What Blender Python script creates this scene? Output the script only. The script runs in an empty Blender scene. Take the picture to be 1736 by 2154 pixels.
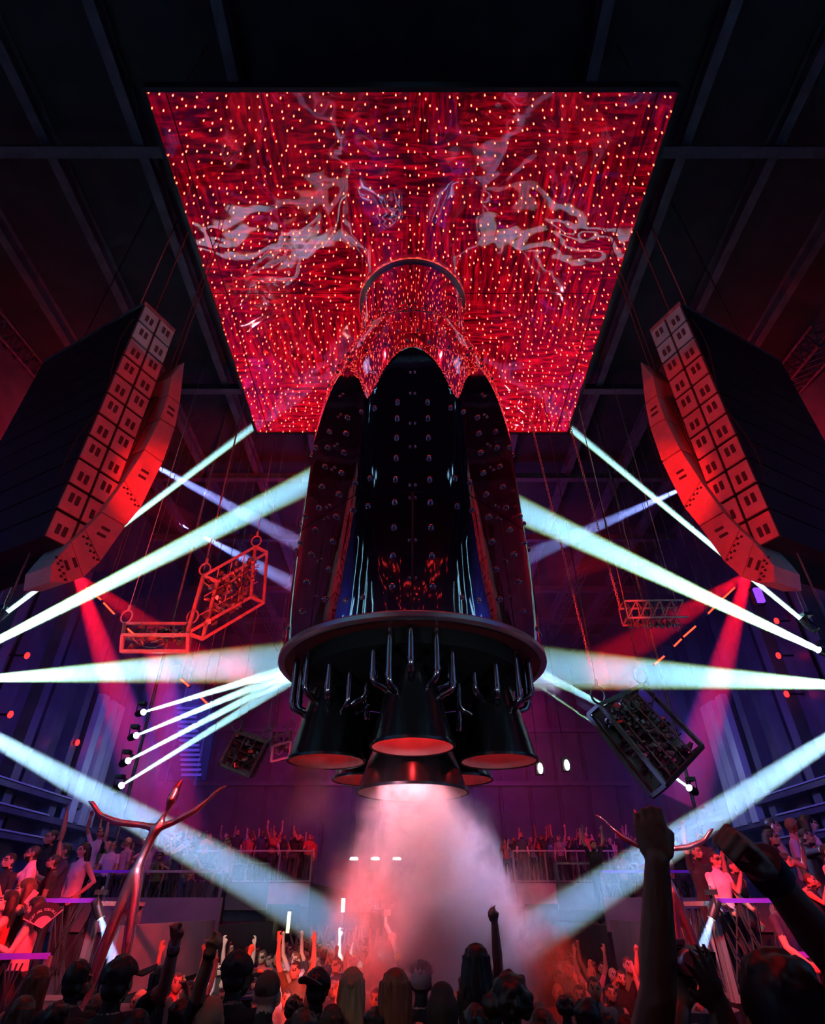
import bpy, bmesh, math, random
import numpy as np
from mathutils import Vector, Matrix, Euler, noise
random.seed(7)
SC = bpy.context.scene
COL = SC.collection
PI = math.pi
# ------------------------------------------------------------------ camera
CZ = 2.5                               # camera height above the dance floor
TH = math.atan(833 / 1200.0)           # looks up
FPX = 1200.0
cam_d = bpy.data.cameras.new('camera'); cam = bpy.data.objects.new('camera', cam_d); COL.objects.link(cam)
cam_d.sensor_fit = 'VERTICAL'; cam_d.sensor_height = 36.0; cam_d.lens = FPX / 2154 * 36.0
cam_d.clip_start = 0.05; cam_d.clip_end = 200
cam.location = (0, 0, CZ); cam.rotation_euler = (PI / 2 + TH, 0, 0)
SC.camera = cam
# ------------------------------------------------------------------ world, exposure
w = bpy.data.worlds.new('world'); SC.world = w; w.use_nodes = True
w.node_tree.nodes['Background'].inputs[0].default_value = (.006, .002, .008, 1)
w.node_tree.nodes['Background'].inputs[1].default_value = 0.25
vs = SC.view_settings
SC.display_settings.display_device = 'sRGB'
vs.view_transform = 'Standard'; vs.look = 'None'; vs.gamma = 1; vs.exposure = 0.0; vs.use_curve_mapping = False
cy = SC.cycles
cy.max_bounces = 8; cy.diffuse_bounces = 2; cy.glossy_bounces = 4; cy.transmission_bounces = 2
cy.volume_bounces = 0; cy.transparent_max_bounces = 12
cy.volume_step_rate = 2.0; cy.volume_preview_step_rate = 2.0; cy.volume_max_steps = 128
cy.caustics_reflective = False; cy.caustics_refractive = False
cy.sample_clamp_indirect = 3.0
cy.use_adaptive_sampling = True; cy.adaptive_threshold = 0.03
cy.use_denoising = True


def area(name, loc, target, size, color, power, size_y=None, spread=None):
    d = bpy.data.lights.new(name, 'AREA'); o = bpy.data.objects.new(name, d); COL.objects.link(o)
    d.shape = 'RECTANGLE' if size_y else 'DISK'; d.size = size
    if size_y: d.size_y = size_y
    d.color = color; d.energy = power
    if spread: d.spread = spread
    o.location = loc
    o.rotation_euler = (Vector(target) - Vector(loc)).to_track_quat('-Z', 'Y').to_euler()
    return o


def spot(name, loc, target, angle, color, power, blend=.4, r=.05):
    d = bpy.data.lights.new(name, 'SPOT'); o = bpy.data.objects.new(name, d); COL.objects.link(o)
    d.spot_size = angle; d.spot_blend = blend; d.color = color; d.energy = power; d.shadow_soft_size = r
    o.location = loc
    o.rotation_euler = (Vector(target) - Vector(loc)).to_track_quat('-Z', 'Y').to_euler()
    return o


# ------------------------------------------------------------------ the club's lighting and added fills
for _x in (-2.2, 2.2):
    for _y in (6.2, 13.8):
        spot('panel_spot', (_x, _y, 16.35), (_x, _y, 0), 1.5, (1, .006, .012), 450, .8, .03)
area('blue_wash_left', (-8, 22, 9), (-15, 23, 5), 2.0, (.09, .08, 1), 330)
area('blue_wash_right', (8, 22, 9), (15, 23, 5), 2.0, (.09, .08, 1), 330)
area('white_pillar_wash_left', (-11, 26, 7.5), (-15, 28, 6), .8, (.55, .7, 1), 40)
area('white_pillar_wash_right', (11, 26, 7.5), (15, 28, 6), .8, (.55, .7, 1), 40)
area('magenta_wash_back_left', (-6, 33, 12), (-8, 43, 7), 3.0, (1, .01, .16), 260)
area('magenta_wash_back_right', (6, 33, 12), (8, 43, 7), 3.0, (1, .01, .16), 260)
area('violet_wash_back', (0, 34, 14), (0, 43, 8), 4.0, (.14, .08, 1), 640)
area('ceiling_red', (0, 22, 14), (0, 23, 20), 6.0, (1, .01, .08), 300)
area('ceiling_violet', (0, 30, 13), (0, 31, 20), 8.0, (.20, .12, 1), 850)
area('left_bay_red', (-12, 17, 17), (-15, 16, 18), 1.0, (1, .008, .018), 120)
area('right_bay_red', (12, 17, 17), (15, 16, 18), 1.0, (1, .008, .018), 120)
# red light on the loudspeakers
for _s in (-1, 1):
    spot('speaker_red', (_s * .6, 3.0, 3.2), (_s * -5.2, 7.8, 8.3), .50, (1, .004, .010), 1500 if _s > 0 else 2600, .12)
    spot('speaker_inner_red', (_s * -1.5, 4.5, 3.3), (_s * -4.95, 8.4, 9.0), .20, (1, .006, .004), 6500, .7)
    spot('speaker_grey', (_s * -1.0, 3.0, 5.0), (_s * -5.3, 7.8, 13.2), .20, (.6, .7, 1), 420, .1)
    spot('frame_red', (_s * -3.4, 9.0, 4.6), (_s * -6.2, 15.5, 10) if _s > 0 else (5.6, 16, 9.6), .75 if _s > 0 else .35, (1, .008, .006), 9000, .5)
    spot('figure_red', (_s * -1.5, 5.0, 5.5), (_s * -3.7, 8.4, 3), .6, (1, .03, .04), 4200, .5)
    spot('figure_white', (_s * -2.6, 6.4, 6.0), (_s * -3.7, 8.4, 2.6), .35, (1, .8, .8), 160, .5, .1)
    spot('terrace_red', (_s * -1.0, 6.2, 4.0), (_s * -4.8, 8.6, 2.2), .42, (1, .008, .018), 700, .6)
    spot('terrace_magenta', (_s * -2.0, 7.0, 6.5), (_s * -6.0, 12.5, 2.8), .9, (1, .03, .35), 420, .6)
    spot('balcony_red', (_s * -1.0, 18.0, 8.5), (_s * -6.5, 26.5, 4.5), .60, (1, .03, .14), 2600, .6)
    spot('fascia_violet', (_s * 1.0, 11.0, 6.0), (_s * -5.0, 17.0, 2.5), .9, (.75, .06, .8), 420, .6)
    spot('uplight_white', (_s * -3.2, 7.8, 3.4), (_s * -4.4, 9.4, 1.9), .8, (.55, .75, 1), 120, .6)
# light on the dance floor
spot('crowd_red', (-1.6, 4.6, 3.7), (-1.0, 11.5, 1.5), .50, (1, .04, .02), 3600, .7)
spot('crowd_red_right', (1.8, 4.8, 3.7), (2.2, 13.5, 1.4), .40, (1, .04, .02), 1500, .7)
spot('crowd_violet', (-2.0, 9.0, 10), (-2.0, 18.0, 1.6), .62, (.45, .04, 1), 5200, .7)
spot('crowd_white', (-4.2, 6.0, 6.5), (-2.9, 12.8, 1.6), .30, (1, .90, .82), 2600, .6)
spot('crowd_magenta', (1.5, 10.0, 9), (0, 17.0, 1.6), .5, (1, .03, .35), 2400, .7)
# light in the smoke
spot('engine_pink', (0, 10.0, 5.0), (0, 10.0, 0), 1.25, (1, .34, .42), 1150, .6, .12)
for _k in range(5):
    _a = -1.5708 + _k * 1.25664
    spot('engine_glow', (1.42 * math.cos(_a), 10 + 1.42 * math.sin(_a), 4.85), (1.42 * math.cos(_a), 10 + 1.42 * math.sin(_a), 2), 2.9, (1, .03, .03), 26 if _k == 0 else 9, .2, .05)
spot('engine_glow_main', (0, 10, 4.85), (0, 10, 2), 2.9, (1, .2, .26), 22, .2, .05)
area('blue_wash_near_left', (-9, 1, 10), (-15, 2, 6), 2.0, (.06, .09, 1), 900)  # near washes added to colour unseen walls for the rocket's reflections
area('blue_wash_near_right', (9, 1, 10), (15, 2, 6), 2.0, (.06, .09, 1), 900)
area('front_wall_violet', (0, -5, 9), (0, -11, 7), 3.0, (.35, .03, .3), 420)  # added out of view to tint the rocket's front reflection
spot('smoke_lavender', (4.2, 13.5, 8.5), (.6, 10.2, 3.0), .42, (.62, .5, 1), 3200, .6)
spot('smoke_rose', (-4.5, 12.5, 7.5), (-.5, 10.2, 3.0), .5, (1, .12, .28), 1500, .6)
area('near_heads_red', (-3.0, -1.0, 6.5), (-1.0, 3.0, 2.2), 1.0, (1, .05, .04), 9)

spot('warm_near', (-2.2, -1.0, 4.6), (-.45, 3.2, 2.0), .34, (1, .72, .5), 130, .7, .1)
for _s in (-1, 1): spot('engine_highlight_fill', (_s * 5.0, .5, 3.6), (0, 9.6, 5.2), .34, (.72, .85, 1), 420, .5, .3)  # lamps added for highlights on the engine pipes and nozzles
spot('smoke_fill_rose', (-3.2, 3.2, 3.9), (-.1, 10, 3.1), .40, (1, .36, .46), 4000, .7, .2)  # this and the next are fill lamps added for the smoke's near side
spot('smoke_fill_lavender', (3.4, 3.4, 4.2), (1.0, 10, 3.0), .36, (.80, .58, 1), 3600, .7, .2)


# ------------------------------------------------------------------ photo pixel -> world point
_s, _c = math.sin(TH), math.cos(TH)
def ray(px, py):
    u, v = px - 868.0, 1077.0 - py
    return Vector((u, FPX * _c - v * _s, FPX * _s + v * _c))
def PY(px, py, Y):
    r = ray(px, py); k = Y / r.y
    return Vector((r.x * k, Y, CZ + r.z * k))
def PX(px, py, X):
    r = ray(px, py); k = X / r.x
    return Vector((X, r.y * k, CZ + r.z * k))
def PZ(px, py, Z):
    r = ray(px, py); k = (Z - CZ) / r.z
    return Vector((r.x * k, r.y * k, Z))
def to_px(p):
    d = Vector(p) - Vector((0, 0, CZ))
    z = d.y * _c + d.z * _s; v = d.z * _c - d.y * _s
    return 868 + d.x / z * FPX, 1077 - v / z * FPX


# ------------------------------------------------------------------ materials
MATS = {}
def mat(name, col, rough=.6, metal=0.0, emit=None, estr=0.0, spec=None, bump=None):
    if name in MATS: return MATS[name]
    m = bpy.data.materials.new(name); m.use_nodes = True
    nt = m.node_tree; b = nt.nodes['Principled BSDF']
    b.inputs['Base Color'].default_value = (*col, 1); b.inputs['Roughness'].default_value = rough
    b.inputs['Metallic'].default_value = metal
    if spec is not None: b.inputs['Specular IOR Level'].default_value = spec
    if emit:
        b.inputs['Emission Color'].default_value = (*emit, 1); b.inputs['Emission Strength'].default_value = estr
    if bump:
        sc, st, dist = bump
        tc = nt.nodes.new('ShaderNodeTexCoord'); mp = nt.nodes.new('ShaderNodeMapping')
        nz = nt.nodes.new('ShaderNodeTexNoise'); bp = nt.nodes.new('ShaderNodeBump')
        mp.inputs['Scale'].default_value = sc
        nz.inputs['Scale'].default_value = 1.0; nz.inputs['Detail'].default_value = 2.0
        bp.inputs['Strength'].default_value = st; bp.inputs['Distance'].default_value = dist
        nt.links.new(tc.outputs['Object'], mp.inputs[0]); nt.links.new(mp.outputs[0], nz.inputs[0])
        nt.links.new(nz.outputs[0], bp.inputs['Height']); nt.links.new(bp.outputs[0], b.inputs['Normal'])
    MATS[name] = m
    return m
def emis(name, col, strength, sample=False):
    m = mat(name, (.02, .02, .02), .5, 0, col, strength)
    if not sample: m.cycles.emission_sampling = 'NONE'
    return m
def noisy(name, c1, c2, scale, rough=.6, metal=0.0, rough2=None, stretch=(1, 1, 1), detail=4):
    """A base colour that varies between two tones by noise (wear, fabric, mottling)."""
    if name in MATS: return MATS[name]
    m = mat(name, c1, rough, metal); nt = m.node_tree; b = nt.nodes['Principled BSDF']
    tc = nt.nodes.new('ShaderNodeTexCoord'); mp = nt.nodes.new('ShaderNodeMapping'); mp.inputs['Scale'].default_value = stretch
    nz = nt.nodes.new('ShaderNodeTexNoise'); nz.inputs['Scale'].default_value = scale; nz.inputs['Detail'].default_value = detail
    cr = nt.nodes.new('ShaderNodeValToRGB')
    cr.color_ramp.elements[0].position = .35; cr.color_ramp.elements[1].position = .65
    cr.color_ramp.elements[0].color = (*c1, 1); cr.color_ramp.elements[1].color = (*c2, 1)
    nt.links.new(tc.outputs['Object'], mp.inputs[0]); nt.links.new(mp.outputs[0], nz.inputs[0])
    nt.links.new(nz.outputs[0], cr.inputs[0]); nt.links.new(cr.outputs[0], b.inputs['Base Color'])
    return m


# ------------------------------------------------------------------ mesh building
def frame_of(d):
    d = Vector(d).normalized()
    a = Vector((0, 0, 1)) if abs(d.z) < .9 else Vector((1, 0, 0))
    x = d.cross(a).normalized(); y = d.cross(x).normalized()
    return x, y, d


class MB:
    def __init__(s):
        s.v = []; s.f = []; s.m = []
    def add(s, vs, fs, m=0):
        o = len(s.v); s.v.extend(tuple(v) for v in vs); s.f.extend(tuple(i + o for i in f) for f in fs); s.m.extend([m] * len(fs)); return s
    def box(s, c, size, M=None, m=0):
        hx, hy, hz = [q / 2 for q in size]; c = Vector(c)
        vs = [Vector((x, y, z)) for x in (-hx, hx) for y in (-hy, hy) for z in (-hz, hz)]
        vs = [c + (M @ v if M else v) for v in vs]
        return s.add(vs, [(0, 1, 3, 2), (4, 6, 7, 5), (0, 4, 5, 1), (2, 3, 7, 6), (0, 2, 6, 4), (1, 5, 7, 3)], m)
    def bar(s, a, b, wx, wy=None, m=0, up=None):
        a, b = Vector(a), Vector(b); wy = wy or wx; d = (b - a).normalized()
        if up is not None:
            x = d.cross(Vector(up)).normalized(); y = x.cross(d).normalized()
        else:
            x, y, _ = frame_of(d)
        vs = [p + x * (i * wx / 2) + y * (j * wy / 2) for p in (a, b) for i, j in ((-1, -1), (1, -1), (1, 1), (-1, 1))]
        return s.add(vs, [(3, 2, 1, 0), (4, 5, 6, 7), (0, 1, 5, 4), (1, 2, 6, 5), (2, 3, 7, 6), (3, 0, 4, 7)], m)
    def tube(s, pts, r, n=8, m=0, cap=True, closed=False):
        pts = [Vector(p) for p in pts]; k = len(pts); rs = r if isinstance(r, (list, tuple)) else [r] * k
        vs = []; fs = []; px = None
        for i, p in enumerate(pts):
            if closed: d = pts[(i + 1) % k] - pts[i - 1]
            else: d = pts[min(i + 1, k - 1)] - pts[max(i - 1, 0)]
            d.normalize()
            if px is None: px, _, _ = frame_of(d)
            px = (px - d * px.dot(d)).normalized(); y = d.cross(px)
            for j in range(n):
                a = 2 * PI * j / n
                vs.append(p + (px * math.cos(a) + y * math.sin(a)) * rs[i])
        for i in range(k if closed else k - 1):
            i2 = (i + 1) % k
            for j in range(n):
                j2 = (j + 1) % n
                fs.append((i * n + j, i * n + j2, i2 * n + j2, i2 * n + j))
        if cap and not closed:
            fs.append(tuple(range(n - 1, -1, -1))); fs.append(tuple(range((k - 1) * n, k * n)))
        return s.add(vs, fs, m)
    def lathe(s, prof, c=(0, 0, 0), n=32, m=0, M=None, close=False):
        c = Vector(c); vs = []; fs = []; k = len(prof)
        for r, z in prof:
            for j in range(n):
                a = 2 * PI * j / n; v = Vector((r * math.cos(a), r * math.sin(a), z))
                vs.append(c + (M @ v if M else v))
        for i in range(k if close else k - 1):
            i2 = (i + 1) % k
            for j in range(n):
                j2 = (j + 1) % n
                fs.append((i * n + j, i * n + j2, i2 * n + j2, i2 * n + j))
        if not close:
            if prof[0][0] > 1e-6: fs.append(tuple(range(n - 1, -1, -1)))
            if prof[-1][0] > 1e-6: fs.append(tuple(range((k - 1) * n, k * n)))
        return s.add(vs, fs, m)
    def ball(s, c, r, n=8, k=5, m=0, M=None, hemi=False):
        rr = r if isinstance(r, (tuple, list)) else (r, r, r); c = Vector(c); vs = []; fs = []
        for i in range(k + 1):
            t = (PI / 2 if hemi else PI) * i / k
            for j in range(n):
                a = 2 * PI * j / n
                v = Vector((math.sin(t) * math.cos(a) * rr[0], math.sin(t) * math.sin(a) * rr[1], math.cos(t) * rr[2]))
                vs.append(c + (M @ v if M else v))
        for i in range(k):
            for j in range(n):
                j2 = (j + 1) % n
                fs.append((i * n + j, (i + 1) * n + j, (i + 1) * n + j2, i * n + j2))
        return s.add(vs, fs, m)
    def prism(s, poly, d, m=0):
        """poly: list of 3-D points, pushed along vector d into a solid."""
        n = len(poly); poly = [Vector(p) for p in poly]; d = Vector(d)
        vs = poly + [p + d for p in poly]
        fs = [tuple(range(n - 1, -1, -1)), tuple(range(n, 2 * n))] + [(i, (i + 1) % n, n + (i + 1) % n, n + i) for i in range(n)]
        return s.add(vs, fs, m)
    def mesh(s, name, off=(0, 0, 0), smooth=False, mats=()):
        me = bpy.data.meshes.new(name)
        v = np.array(s.v, dtype=float) - np.array(off, dtype=float)
        me.from_pydata(v.tolist(), [], s.f)
        for mm in mats: me.materials.append(mm)
        if len(mats) > 1: me.polygons.foreach_set('material_index', s.m)
        bm = bmesh.new(); bm.from_mesh(me)
        bmesh.ops.remove_doubles(bm, verts=bm.verts, dist=1e-6)
        bmesh.ops.recalc_face_normals(bm, faces=bm.faces); bm.to_mesh(me); bm.free()
        if smooth:
            me.polygons.foreach_set('use_smooth', [True] * len(me.polygons))
            me.set_sharp_from_angle(angle=smooth if isinstance(smooth, float) else .7)
        me.update()
        return me
    def build(s, name, mats, parent=None, smooth=False, local=False):
        if not isinstance(mats, (list, tuple)): mats = [mats]
        off = (0, 0, 0)
        if parent is not None and not local: off = tuple(parent_world(parent))
        o = bpy.data.objects.new(name, s.mesh(name, off, smooth, mats)); COL.objects.link(o)
        if parent is not None: o.parent = parent
        return o


def parent_world(p):
    l = Vector((0, 0, 0))
    while p is not None:
        l = l + p.location; p = p.parent
    return l
def thing(name, label, cat, loc=(0, 0, 0), group=None, kind=None):
    o = bpy.data.objects.new(name, None); COL.objects.link(o); o.location = loc; o.empty_display_size = .2
    return tag(o, label, cat, group, kind)
def tag(o, label=None, cat=None, group=None, kind=None):
    if label: o['label'] = label
    if cat: o['category'] = cat
    if group: o['group'] = group
    if kind: o['kind'] = kind
    return o
def struct(o):
    o['kind'] = 'structure'; return o
def copy_tree(o, parent=None):
    kids = list(o.children)
    c = o.copy(); COL.objects.link(c)
    if parent is not None: c.parent = parent
    for k in kids: copy_tree(k, c)
    return c
def mirror_mesh(me):
    m2 = me.copy(); m2.transform(Matrix.Scale(-1, 4, (1, 0, 0))); m2.flip_normals(); return m2
def mirror_tree(o, parent=None):
    """A left-right mirrored copy of a thing (about the plane x = 0)."""
    kids = list(o.children); c = o.copy(); COL.objects.link(c)
    if o.data is not None and o.type == 'MESH': c.data = mirror_mesh(o.data)
    c.location = (-o.location.x, o.location.y, o.location.z)
    if parent is not None: c.parent = parent
    for k in kids: mirror_tree(k, c)
    return c

# ================================================================== the room shell
m_floor = noisy('dark_floor', (.02, .018, .02), (.05, .04, .045), 3, .4)
m_ceil = noisy('black_ceiling', (.016, .014, .018), (.03, .026, .032), 1.5, .8)
m_wall = noisy('dark_wall', (.05, .045, .06), (.09, .08, .1), 1.2, .6)
m_black = mat('black_paint', (.012, .012, .014), .45)
m_steel = noisy('grey_steel', (.12, .12, .13), (.22, .22, .24), 6, .45, .6)
CEIL = 20.5
struct(MB().box((0, 16, -.1), (30, 54, .2)).build('floor', m_floor))
struct(MB().box((0, 16, CEIL + .1), (30.4, 54.4, .2)).build('ceiling', m_ceil))
struct(MB().box((0, 43.1, 10.25), (30.4, .2, 20.5)).build('wall_back', m_wall))
struct(MB().box((-15.1, 16, 10.25), (.2, 54, 20.5)).build('wall_left', m_wall))
struct(MB().box((15.1, 16, 10.25), (.2, 54, 20.5)).build('wall_right', m_wall))
struct(MB().box((0, -11.1, 10.25), (30.4, .2, 20.5)).build('wall_front', m_wall))
# ================================================================== mirrored LED ceiling panel
PZT = 14.1 + CZ
RC = Vector((0, 10.0, 0))
pn = [PZ(306, 187, PZT), PZ(1424, 187, PZT), PZ(1190, 910, PZT), PZ(527, 910, PZT)]
x0, x1, y0, y1 = -5.64, 5.62, pn[0].y, pn[2].y
panel = thing('mirror_panel', 'huge square mirrored ceiling panel dotted with glowing red lights above the rocket', 'ceiling panel', (0, (y0 + y1) / 2, PZT))


def mirror_mat():
    m = bpy.data.materials.new('mirror_film_painted_glow'); m.use_nodes = True; nt = m.node_tree; b = nt.nodes['Principled BSDF']; N = nt.nodes.new; L = nt.links.new
    b.inputs['Base Color'].default_value = (.80, .38, .55, 1); b.inputs['Metallic'].default_value = 1; b.inputs['Roughness'].default_value = .04
    tc = N('ShaderNodeTexCoord')
    nz = N('ShaderNodeTexNoise'); nz.inputs['Scale'].default_value = .75; nz.inputs['Detail'].default_value = 1.5; nz.inputs['Roughness'].default_value = .45; nz.inputs['Distortion'].default_value = .5
    bp = N('ShaderNodeBump'); bp.inputs['Strength'].default_value = .5; bp.inputs['Distance'].default_value = .13
    L(tc.outputs['Object'], nz.inputs[0]); L(nz.outputs[0], bp.inputs['Height']); L(bp.outputs[0], b.inputs['Normal'])
    # streaky emission: LED glow and reflections painted in, brighter towards the far end
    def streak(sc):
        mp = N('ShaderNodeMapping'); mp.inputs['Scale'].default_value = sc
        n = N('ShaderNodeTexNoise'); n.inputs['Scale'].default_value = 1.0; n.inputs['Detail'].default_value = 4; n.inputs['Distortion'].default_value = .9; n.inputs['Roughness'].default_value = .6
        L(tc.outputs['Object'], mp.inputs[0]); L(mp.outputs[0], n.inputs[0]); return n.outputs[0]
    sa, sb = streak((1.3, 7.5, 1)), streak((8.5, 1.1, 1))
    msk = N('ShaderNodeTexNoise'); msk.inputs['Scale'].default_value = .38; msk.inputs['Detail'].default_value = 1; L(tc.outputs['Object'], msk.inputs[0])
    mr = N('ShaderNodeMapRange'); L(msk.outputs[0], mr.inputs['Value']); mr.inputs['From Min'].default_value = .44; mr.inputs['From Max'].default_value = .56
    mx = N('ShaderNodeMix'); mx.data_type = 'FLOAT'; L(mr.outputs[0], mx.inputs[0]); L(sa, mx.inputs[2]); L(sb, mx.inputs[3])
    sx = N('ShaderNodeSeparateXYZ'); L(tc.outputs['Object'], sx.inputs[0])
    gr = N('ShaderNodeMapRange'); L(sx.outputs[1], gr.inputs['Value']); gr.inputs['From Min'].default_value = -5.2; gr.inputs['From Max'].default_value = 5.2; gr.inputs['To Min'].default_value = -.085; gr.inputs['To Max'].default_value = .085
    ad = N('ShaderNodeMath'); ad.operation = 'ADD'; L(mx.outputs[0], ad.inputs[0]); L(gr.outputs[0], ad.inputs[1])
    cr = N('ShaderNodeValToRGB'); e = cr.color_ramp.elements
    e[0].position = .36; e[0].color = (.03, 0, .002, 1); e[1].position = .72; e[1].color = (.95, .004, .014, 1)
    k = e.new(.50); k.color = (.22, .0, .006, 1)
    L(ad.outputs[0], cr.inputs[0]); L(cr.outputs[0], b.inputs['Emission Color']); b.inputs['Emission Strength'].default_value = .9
    m.cycles.emission_sampling = 'NONE'
    return m


film = MB()
NX, NY = 24, 20
film.add([(x0 + (x1 - x0) * i / NX, y0 + (y1 - y0) * j / NY, PZT) for j in range(NY + 1) for i in range(NX + 1)],
         [(j * (NX + 1) + i, j * (NX + 1) + i + 1, (j + 1) * (NX + 1) + i + 1, (j + 1) * (NX + 1) + i) for j in range(NY) for i in range(NX)])
m_frame = mat('panel_frame', (.05, .04, .05), .4, .5)
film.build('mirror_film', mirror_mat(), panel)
MB().box(((x0 + x1) / 2, (y0 + y1) / 2, PZT + .2), (x1 - x0, y1 - y0, .3)).build('backing_box', m_black, panel)
for a, b in (((x0, y0), (x1, y0)), ((x1, y0), (x1, y1)), ((x1, y1), (x0, y1)), ((x0, y1), (x0, y0))):
    MB().bar((a[0], a[1], PZT + .1), (b[0], b[1], PZT + .1), .09, .3, up=(0, 0, 1)).build('frame_rail', m_frame, panel)
m_seam = mat('panel_seam', (.06, .005, .008), .4)
for xs in (x0 + .45, x1 - .45): MB().bar((xs, y0, PZT - .004), (xs, y1, PZT - .004), .025, .006).build('seam_strip', m_seam, panel)
for ys in (y1 - .55, y0 + (y1 - y0) * .46, y0 + (y1 - y0) * .80): MB().bar((x0, ys, PZT - .004), (x1, ys, PZT - .004), .016, .006).build('seam_strip', m_seam, panel)
m_led = emis('red_led', (1, .075, .032), 13.0)
leds = []
gx, gy = 50, 46
for i in range(gx):
    for j in range(gy):
        x = x0 + (i + .5) * (x1 - x0) / gx + random.uniform(-.075, .075); y = y0 + (j + .5) * (y1 - y0) / gy + random.uniform(-.075, .075)
        if (x - RC.x) ** 2 + (y - RC.y) ** 2 < 1.55 ** 2: continue
        if random.random() < .13: continue
        leds.append((x, y))
leds.sort(key=lambda p: p[1])
big = [leds[i] for i in range(0, 500, 5)]
rest = [p for p in leds if p not in set(big)]
lm = MB().ball((0, 0, 0), .019, 6, 4).mesh('led_bulb', smooth=True, mats=[m_led])
for x, y in big:
    o = bpy.data.objects.new('led_bulb', lm); COL.objects.link(o); o.parent = panel; o.location = Vector((x, y, PZT - .02)) - panel.location
lf = MB()
for x, y in rest: lf.ball((x, y, PZT - .02), .019, 5, 3)
tag(lf.build('led_field', m_led, panel, smooth=True), kind='stuff')
                                                   # the four hanger rods up to the ceiling
for sx in (x0 + .4, x1 - .4):
    for sy in (y0 + .4, y1 - .4):
        MB().tube([(sx, sy, PZT + .3), (sx, sy, CEIL)], .03, 8).build('hanger_rod', m_steel, panel)

# ================================================================== the rocket
def mirror_steel(name, base, rough, wave):
    m = mat(name, base, rough, 1.0); nt = m.node_tree; b = nt.nodes['Principled BSDF']
    tc = nt.nodes.new('ShaderNodeTexCoord'); mp = nt.nodes.new('ShaderNodeMapping'); mp.inputs['Scale'].default_value = (1.1, 1.1, .22)
    nz = nt.nodes.new('ShaderNodeTexNoise'); nz.inputs['Scale'].default_value = 1.6; nz.inputs['Detail'].default_value = 3
    bp = nt.nodes.new('ShaderNodeBump'); bp.inputs['Strength'].default_value = wave; bp.inputs['Distance'].default_value = .05
    nt.links.new(tc.outputs['Object'], mp.inputs[0]); nt.links.new(mp.outputs[0], nz.inputs[0])
    nt.links.new(nz.outputs[0], bp.inputs['Height']); nt.links.new(bp.outputs[0], b.inputs['Normal'])
    return m
m_chrome = mirror_steel('polished_steel', (.80, .78, .82), .045, .24)
m_seamk = mat('black_seam', (.006, .006, .007), .5)
m_rim = mat('brushed_rim', (.72, .70, .74), .34, 1.0)
m_dome = mat('dome_rivet', (.75, .72, .76), .08, 1.0)
m_noz = mat('black_nozzle', (.055, .055, .065), .24, .85)
m_nozin = noisy('nozzle_inside', (.30, .27, .27), (.42, .38, .38), 3, .5)
m_pipe = mat('black_chrome_pipe', (.42, .40, .44), .16, 1.0)
m_plate = mat('base_plate_steel', (.16, .14, .15), .35, .6)
rocket = thing('rocket', 'giant polished steel rocket hanging nose up from the red ceiling panel', 'rocket', (0, 10, PZT))
rz = lambda z: z + CZ
R = 2.30
ZB, ZS, ZM = 3.55, 7.73, 5.85           # base, top of the facets' valleys, mid seam
A0 = PI / 8                             # octagon with a facet to the front
def rad_oct(phi, z):
    """octagon with softly rounded edges, rounder towards the base"""
    t = min(1, max(0, (z - ZB) / (ZS - ZB)))
    p = 11 + 38 * t; ap = R * math.cos(PI / 8); s = 0
    for k in range(8):
        c = math.cos(phi + PI / 2 - k * PI / 4)
        if c > 0: s += c ** p
    return ap / s ** (1 / p) * (1 + .072 * (1 - t) ** 1.3)
prof_cone = [(1.42, 12.09), (1.56, 11.75), (1.80, 11.05), (2.03, 10.28), (2.12, 9.75), (2.20, 9.0), (2.27, 8.2), (2.30, 7.73), (2.30, 7.0)]
def rad_cone(z):
    for (ra, za), (rb, zb) in zip(prof_cone, prof_cone[1:]):
        if zb <= z <= za: return ra + (rb - ra) * (za - z) / (za - zb)
    return prof_cone[-1][0] if z < 7 else 1.42
def shell(z0, z1, nz, fn, nphi=192):
    b = MB(); vs = []; fs = []
    for i in range(nz + 1):
        z = z0 + (z1 - z0) * i / nz
        for j in range(nphi):
            ph = 2 * PI * j / nphi
            r = fn(ph, z); vs.append((RC.x + r * math.cos(ph), RC.y + r * math.sin(ph), rz(z)))
    for i in range(nz):
        for j in range(nphi):
            j2 = (j + 1) % nphi
            fs.append((i * nphi + j, i * nphi + j2, (i + 1) * nphi + j2, (i + 1) * nphi + j))
    return b.add(vs, fs)
body_fn = lambda ph, z: min(rad_oct(ph, z), rad_cone(z))
shell(ZB, ZM - .012, 14, rad_oct).build('lower_shell', m_chrome, rocket, smooth=.12)
shell(ZM + .012, 10.24, 120, body_fn, 384).build('upper_shell', m_chrome, rocket, smooth=.12)
shell(10.28, 12.07, 14, lambda p, z: rad_cone(z), 96).build('shoulder_cone', m_chrome, rocket, smooth=.5)
shell(12.09, 14.02, 4, lambda p, z: 1.42, 96).build('neck_cylinder', m_chrome, rocket, smooth=.5)
MB().lathe([(1.42, rz(13.98)), (1.50, rz(13.98)), (1.52, rz(14.02)), (1.52, rz(14.09)), (1.42, rz(14.09))], (0, 10, 0), 96, close=True).build('mounting_collar', m_rim, rocket, smooth=.5)
shell(ZM - .012, ZM + .012, 1, lambda p, z: rad_oct(p, z) - .012).build('ring_seam', m_seamk, rocket)
for z in (10.24, 12.07): shell(z, z + (.04 if z < 11 else .02), 1, lambda p, q: rad_cone(q) - .012, 96).build('ring_seam', m_seamk, rocket)
for k in range(8):
    ph = -PI / 2 + k * PI / 4
    pts = [(RC.x + (rad_oct(ph, z) - .008) * math.cos(ph), RC.y + (rad_oct(ph, z) - .008) * math.sin(ph), rz(z)) for z in (ZB + .02, ZM)]
    MB().bar(pts[0], pts[1], .03, .03).build('vertical_seam', m_seamk, rocket)
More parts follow.
